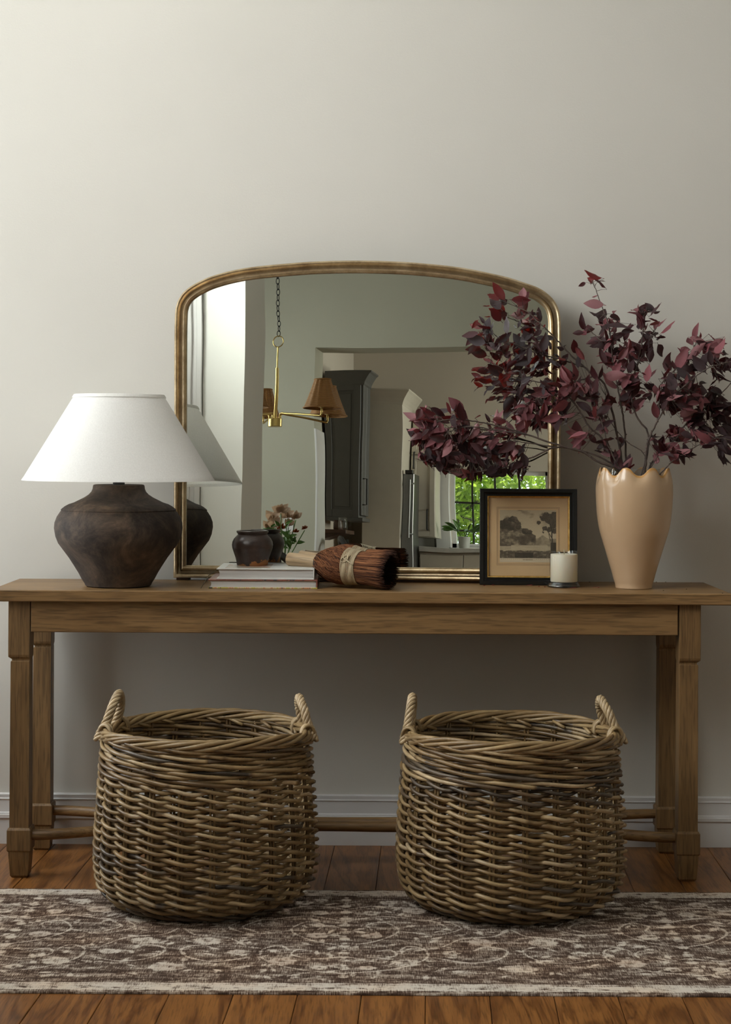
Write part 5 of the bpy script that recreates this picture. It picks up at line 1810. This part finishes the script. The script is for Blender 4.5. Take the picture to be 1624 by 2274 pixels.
# cream cupboard over the worktop
YU = -9.95
u0, u1 = R(893, 1100, YU), R(969, 1100, YU)
u0.x = max(u0.x, b1.x + .012)
uz0, uz1 = R(930, 1196, YU).z, min(R(930, 900, YU).z, tz - .03)
uc = thing('upper_cupboard', 'cream wall cupboard with black bar pulls between fridge and window', 'cabinet', ((u0.x + u1.x) / 2, YU - .18, uz0))
w5 = (u1.x - u0.x) / 2
cbox(uc, 'carcass', M['cab_cream'], -w5, w5, -.18, .16, 0, uz1 - uz0)
hs = R(930, 1010, YU).z - uz0
for (xa, xb, za, zb_, hpx, h0, h1) in ((-w5 + .004, w5 - .004, hs + .006, uz1 - uz0 - .004, 897, 1040, 1004), (-w5 + .004, w5 - .004, .004, hs - .006, 952, 1180, 1134)):
    d = cbox(uc, 'door', M['cab_cream'], xa, xb, .161, .18, za, zb_)
    for a in ((xa, xa + .045, za, zb_), (xb - .045, xb, za, zb_), (xa + .045, xb - .045, za, za + .045), (xa + .045, xb - .045, zb_ - .045, zb_)):
        cbox(uc, 'door_rail', M['cab_cream'], a[0], a[1], .18, .187, a[2], a[3])
    hx = max(R(hpx, 1100, YU).x, u0.x + .03) - uc.location.x
    zA, zB = R(hpx, h0, YU).z - uz0, R(hpx, h1, YU).z - uz0
    mb = MB(); mb.tube([(hx, .187, zA), (hx, .215, zA), (hx, .215, zB), (hx, .187, zB)], .007, 8); mb.build('handle', M['black_metal'], d)
# white subway tiles under it
YS = -10.38
tile_m = plain('white glazed tile', (.62, .61, .57), .2, var=.03)
s0, s1 = R(905, 1230, YS), R(972, 1230, YS)
z_hi, z_lo = R(930, 1202, YS).z + .02, R(930, 1275, YS).z
bs = struct((lambda m: (m.box(s0.x, s1.x, YK, YK + .006, z_lo, z_hi), m.build('trim_tiled_splashback', plain('tile grout', (.30, .29, .27), .9)))[1])(MB()))
zz = z_lo; rw = 0
while zz < z_hi - .02:
    xx = s0.x - (.08 if rw % 2 else 0)
    while xx < s1.x:
        xa, xb = max(xx, s0.x), min(xx + .155, s1.x)
        if xb - xa > .02:
            m = MB(); m.box(xa, xb - .004, YK + .006, YK + .013, zz, min(zz + .071, z_hi), .002); m.build('tile', tile_m, bs)
        xx += .16
    zz += .075; rw += 1
# white boxed post between splashback and window
mb = MB(); mb.box(R(970, 1100, YK).x, R(1001, 1100, YK).x, YK, YK + .05, 0, R(985, 1022, YK).z, .004)
struct(mb.build('trim_3', M['trim']))
# worktop and base unit beneath the window
kx0 = fr.location.x + w4 + .01
mb = MB(); mb.box(kx0, wb.x + .4, YK + .006, YK + .62, .90, .94, .003)
tag(mb.build('kitchen_worktop', plain('pale stone worktop', (.55, .54, .5), .3)), 'pale stone kitchen worktop below the far window', 'worktop')
bu = thing('base_cabinet', 'cream kitchen base cabinet under the pale worktop', 'cabinet', ((kx0 + wb.x + .4) / 2, YK + .3, 0))
wl = (wb.x + .4 - kx0) / 2
cbox(bu, 'carcass', M['cab_cream'], -wl, wl, -.29, .28, .0, .898)
for q in range(4):
    cbox(bu, 'door', M['cab_cream'], -wl + 2 * wl * q / 4 + .004, -wl + 2 * wl * (q + 1) / 4 - .004, .281, .30, .1, .88)
# small plant on the sill
pl = R(1012, 1262, YK + .02)
pp = thing('potted_plant', 'small green potted plant on the kitchen window sill', 'plant', (pl.x + .09, YK + .30, wz0 - .10 if False else .94))
mb = MB(); mb.lathe([(.03, 0), (.045, .002), (.055, .10), (.05, .102), (.045, .09), (.004, .088)], 24)
mb.build('pot', plain('white plant pot', (.5, .5, .46), .4), pp, smooth=True, auto=40)
r = random.Random(4)
green = NT('green leaf'); green.set(Roughness=.45)
green.color(green.ramp(green.noise(green.coord(), 20, 3), [(.3, (.03, .09, .012)), (.7, (.10, .22, .03))]))
gm = leaf_mesh(3).build('leaf', green.m, None, smooth=True); gdat = gm.data; bpy.data.objects.remove(gm)
hp = R(1012, 1240, YK + .1).z - .94
for q in range(16):
    a = r.uniform(0, 6.28); L = r.uniform(.07, .13)
    base_ = Vector((.02 * math.cos(a), .02 * math.sin(a), .09))
    tip = Vector((.09 * math.cos(a), .06 * math.sin(a), max(.15, hp * r.uniform(.75, 1.12))))
    lf = bpy.data.objects.new('leaf', gdat); COL.objects.link(lf); lf.parent = pp
    lf.matrix_local = Matrix.Translation(tip) @ orient(Vector((math.cos(a), .5 * math.sin(a), r.uniform(-.2, .9))), Vector((0, .7, .7))).to_4x4() @ Matrix.Diagonal((L, L, L, 1))
    mb = MB(); mb.tube([base_, (base_ + tip) / 2 + Vector((0, 0, .02)), tip], .0022, 4); mb.build('stalk', green.m, pp)

# shelf with glassware on the kitchen side wall
YH = -8.6
g0, g1 = R(729, 1200, YH), R(767, 1178, YH)
zt = R(750, 1178, YH).z; zb2 = R(750, 1200, YH).z
shf = thing('hanging_shelf', 'dark stained wooden wall shelf below the charcoal cabinet', 'shelf', (xk, YH - .2, zb2))
cbox(shf, 'board', M['dark_wood'], 0.002, g1.x - xk, -.2, .2, zt - zb2 - .03, zt - zb2)
mb = MB(); mb.loft([[(.002, y, 0), (.06, y, 0), (g1.x - xk - .03, y, zt - zb2 - .03), (.002, y, zt - zb2 - .03)] for y in (-.18, .18)]); mb.build('bracket', M['dark_wood'], shf)
for i, (pxx, hpx, lab, m_) in enumerate([(756, 1150, 'clear glass pitcher on the dark wall shelf', M['clear']), (740, 1156, 'dark jar on the dark wall shelf behind the pitcher', M['dark_wood'])]):
    p = R(pxx, 1178, YH)
    g = thing('glass_pitcher' if i == 0 else 'storage_jar', lab, 'pitcher' if i == 0 else 'jar', (max(p.x, xk + .05), YH - .08 - .1 * i, zt))
    h_ = R(pxx, hpx, YH).z - zt
    mb = MB(); mb.lathe([(.003, .001), (.034, .001), (.038, .01), (.036, h_ * .7), (.03, h_ * .85), (.034, h_), (.031, h_), (.027, h_ * .85), (.033, h_ * .7), (.034, .014), (.003, .012)], 24)
    mb.build('body', m_, g, smooth=True, auto=50)
    if i == 0:
        mb = MB(); mb.tube(catmull([(.036, 0, h_ * .8), (.06, 0, h_ * .75), (.065, 0, h_ * .45), (.037, 0, h_ * .25)], 6), .004, 6); mb.build('handle', m_, g, smooth=True)

# light switch on the dining room wall
sw0 = R(640, 1160, YD)
sw = thing('light_switch', 'white double switch plate on the green-grey dining wall', 'switch', (sw0.x, YD, R(640, 1182, YD).z))
hh = R(640, 1140, YD).z - sw.location.z
mb = MB(); mb.box(-.035, .035, 0.0005, .006, 0, hh, .002); mb.build('plate', M['trim'], sw)
for a in (-.017, .017):
    mb = MB(); mb.box(a - .006, a + .006, .006, .012, hh * .35, hh * .65, .001); mb.build('toggle', M['trim'], sw)

# dining table with bouquet, dark chairs
tx = R(630, 1180, -6.0).x
dt = thing('dining_table', 'dark dining table beneath the chandelier carrying the bouquet', 'table', (tx - .1, -6.0, 0))
mb = MB(); mb.box(-.9, .55, -.5, .5, .72, .755, .006); mb.build('tabletop', M['dark_wood'], dt)
for a in (-.8, .45):
    for b_ in (-.42, .42):
        mb = MB(); mb.tube([(a, b_, 0), (a, b_, .1), (a, b_, .72)], [.022, .028, .04], 12); mb.build('leg', M['dark_wood'], dt, smooth=True)
bq = R(632, 1195, CY)
bou = thing('flower_bouquet', 'bouquet of pale peach and rust flowers in a tall vase on the dining table', 'bouquet', (bq.x, CY, .755))
hv = R(632, 1235, CY).z - .755
mb = MB(); mb.lathe([(.04, 0), (.06, .01), (.08, hv * .4), (.055, hv * .85), (.065, hv), (.058, hv), (.05, hv * .85), (.07, hv * .4), (.05, .02), (.003, .02)], 32)
mb.build('vase', plain('cream stoneware', (.5, .46, .38), .5), bou, smooth=True, auto=50)
peach = leaf_mat('peach petal', (.75, .58, .42), (.70, .50, .36), (.6, .4, .25), .6)
rust = leaf_mat('rust petal', (.33, .075, .012), (.26, .05, .01), (.4, .08, .01), .6)
pd = leaf_mesh(11).build('petal', peach, None, smooth=True); pdm = pd.data; bpy.data.objects.remove(pd)
rdm_o = leaf_mesh(12).build('petal', rust, None, smooth=True); rdm = rdm_o.data; bpy.data.objects.remove(rdm_o)
r = random.Random(31)
O = Vector(bou.location)
for (pxx, pyy, Lp, kind_) in ((604, 1152, 30, 0), (622, 1138, 30, 0), (612, 1168, 30, 0), (637, 1150, 26, 0), (655, 1153, 24, 0), (595, 1170, 24, 0), (625, 1172, 18, 1), (656, 1183, 14, 1), (675, 1176, 14, 1), (640, 1168, 22, 0), (618, 1180, 16, 1)):
    c_ = R(pxx, pyy, CY + r.uniform(-.06, .06)) - O
    mb = MB(); mb.tube(catmull([(0, 0, hv * .6), (c_.x * .4, c_.y * .4, hv + .03), c_ - Vector((0, 0, .01)) if False else Vector(c_) - Vector((0, 0, .01))], 5), .003, 5)
    stk = mb.build('flower_stem', green.m, bou, smooth=True)
    L = Lp / cs
    for q in range(7 if kind_ == 0 else 18):
        a = q * 2.4 + r.uniform(-.3, .3)
        el = r.uniform(.2, 1.1) if kind_ == 0 else r.uniform(-.3, 1.4)
        lf = bpy.data.objects.new('petal', pdm if kind_ == 0 else rdm); COL.objects.link(lf); lf.parent = stk
        d = Vector((math.cos(a) * math.cos(el), math.sin(a) * math.cos(el), math.sin(el)))
        s_l = L * (.75 if kind_ == 0 else .6)
        lf.matrix_local = Matrix.Translation(c_) @ orient(d, Vector((0, 1, .3))).to_4x4() @ Matrix.Diagonal((s_l, s_l * (1.5 if kind_ == 0 else .9), s_l, 1))
for q in range(46):
    c_ = R(r.uniform(588, 645), r.uniform(1160, 1215), CY + r.uniform(-.08, .08)) - O if q < 30 else R(r.uniform(632, 662), r.uniform(1190, 1210), CY + r.uniform(-.03, .05)) - O
    lf = bpy.data.objects.new('leaf', gdat); COL.objects.link(lf); lf.parent = bou
    L = r.uniform(.03, .06)
    lf.matrix_local = Matrix.Translation(c_) @ orient(Vector((r.gauss(0, 1), r.gauss(0, .5), r.gauss(.3, .6))), Vector((0, 1, .4))).to_4x4() @ Matrix.Diagonal((L, L, L, 1))


def chair(label, px, pyt, Y, w, rz):
    """dark bentwood dining chair, top of back at the pixel"""
    top = R(px, pyt, Y)
    c = thing('dining_chair', label, 'chair', (top.x, Y, 0), rz)
    H_ = top.z
    mb = MB(); mb.box(-w, w, -w, w, .44, .475, .012); mb.build('seat', M['black_metal'], c)
    for a in (-1, 1):
        mb = MB(); mb.tube([(a * w * .95, -w * .9, 0), (a * w * .9, -w * .85, .44)], [.014, .018], 10); mb.build('leg', M['black_metal'], c, smooth=True)
        mb = MB(); mb.tube([(a * w * .95, w * 1.0, 0), (a * w * .9, w * .9, .46), (a * w * .9, w * 1.0, H_ - .12)], [.014, .018, .014], 10); mb.build('leg', M['black_metal'], c, smooth=True)
    pts = [(w * .92 * math.cos(q), w * 1.0 + .05 * math.sin(q), H_ - .14 + .12 * math.sin(q)) for q in [math.pi * i / 16 for i in range(17)]]
    mb = MB(); mb.tube(pts, .020, 10); mb.build('back_rail', M['black_metal'], c, smooth=True)
    for a in (-.4, 0, .4):
        mb = MB(); mb.tube([(a * w, w * .9, .47), (a * w, w * 1.02, H_ - .03)], .008, 8); mb.build('spindle', M['black_metal'], c, smooth=True)
    return c


chair('black spindle-back dining chair beside the dining table bouquet', 652, 1213, -5.1, .21, .5)
chair('black spindle-back chair standing in the kitchen opening', 822, 1192, -7.9, .17, 1.3)

# garden beyond the kitchen window: sunlit shrubs
t = NT('sunlit leaf')
oi = t.n('ShaderNodeAttribute'); oi.attribute_name = 'tint'
t.color(t.ramp(oi.outputs['Fac'], [(0, (.05, .09, .01)), (.5, (.26, .34, .045)), (1, (.58, .62, .20))]))
t.set(Roughness=.5)
tl = t.n('ShaderNodeBsdfTranslucent'); tl.inputs[0].default_value = (.45, .65, .08, 1)
mx = t.n('ShaderNodeMixShader'); mx.inputs[0].default_value = .45
out = [x for x in t.t.nodes if x.type == 'OUTPUT_MATERIAL'][0]
t.l(t.b.outputs[0], mx.inputs[1]); t.l(tl.outputs[0], mx.inputs[2]); t.l(mx.outputs[0], out.inputs[0])
r = random.Random(77)
gcx = (wa.x + wb.x) / 2
for ti, (dx, dy, hgt_, lab) in enumerate(((-.75, -13.2, 2.9, 'bright green garden tree filling the left part of the kitchen window'), (1.9, -13.7, 3.1, 'bright green garden tree filling the right part of the kitchen window'))):
    tr = thing('garden_tree', lab, 'tree', (gcx + dx, dy, -.1))
    mb = MB(); mb.tube(catmull([(0, 0, 0), (.05, 0, .8), (-.05, .05, 1.6), (.02, 0, 2.3)], 5), [.07 - .0028 * i for i in range(16)], 10); mb.build('trunk', M['bark'], tr, smooth=True)
    br = MB()
    for q in range(16):
        a = r.uniform(0, 6.28); z0_ = r.uniform(.8, 2.0)
        br.tube([(0, 0, z0_), (.4 * math.cos(a), .4 * math.sin(a), z0_ + .2), (.9 * math.cos(a), .8 * math.sin(a), z0_ + r.uniform(.1, .6))], [.02, .013, .005], 5)
    br.build('boughs', M['bark'], tr, smooth=True)
    lm = MB()
    for q in range(15000):
        a = r.uniform(0, 6.28); b_ = r.uniform(-1, 1); q3 = r.random() ** .5
        c_ = Vector((1.75 * q3 * math.cos(a) * math.sqrt(1 - b_ * b_), 1.0 * q3 * math.sin(a) * math.sqrt(1 - b_ * b_), 1.7 + 1.1 * q3 * b_))
        d = Vector((r.gauss(0, 1), r.gauss(0, 1), r.gauss(-.2, .7))).normalized(); e = d.orthogonal().normalized()
        L = r.uniform(.05, .11)
        lm.tint = r.random()
        lm.add([c_, c_ + d * L * .5 + e * L * .22, c_ + d * L, c_ + d * L * .5 - e * L * .22], [(0, 1, 2, 3)])
    lm.build('foliage', t.m, tr, tint=True, kind='stuff')
mb = MB(); mb.box(-30, 30, -60, YF - .2, -.25, -.1)
gd = plain('lawn', (.06, .13, .02), .9, scale=3)
o = mb.build('lawn_ground', gd); struct(o)
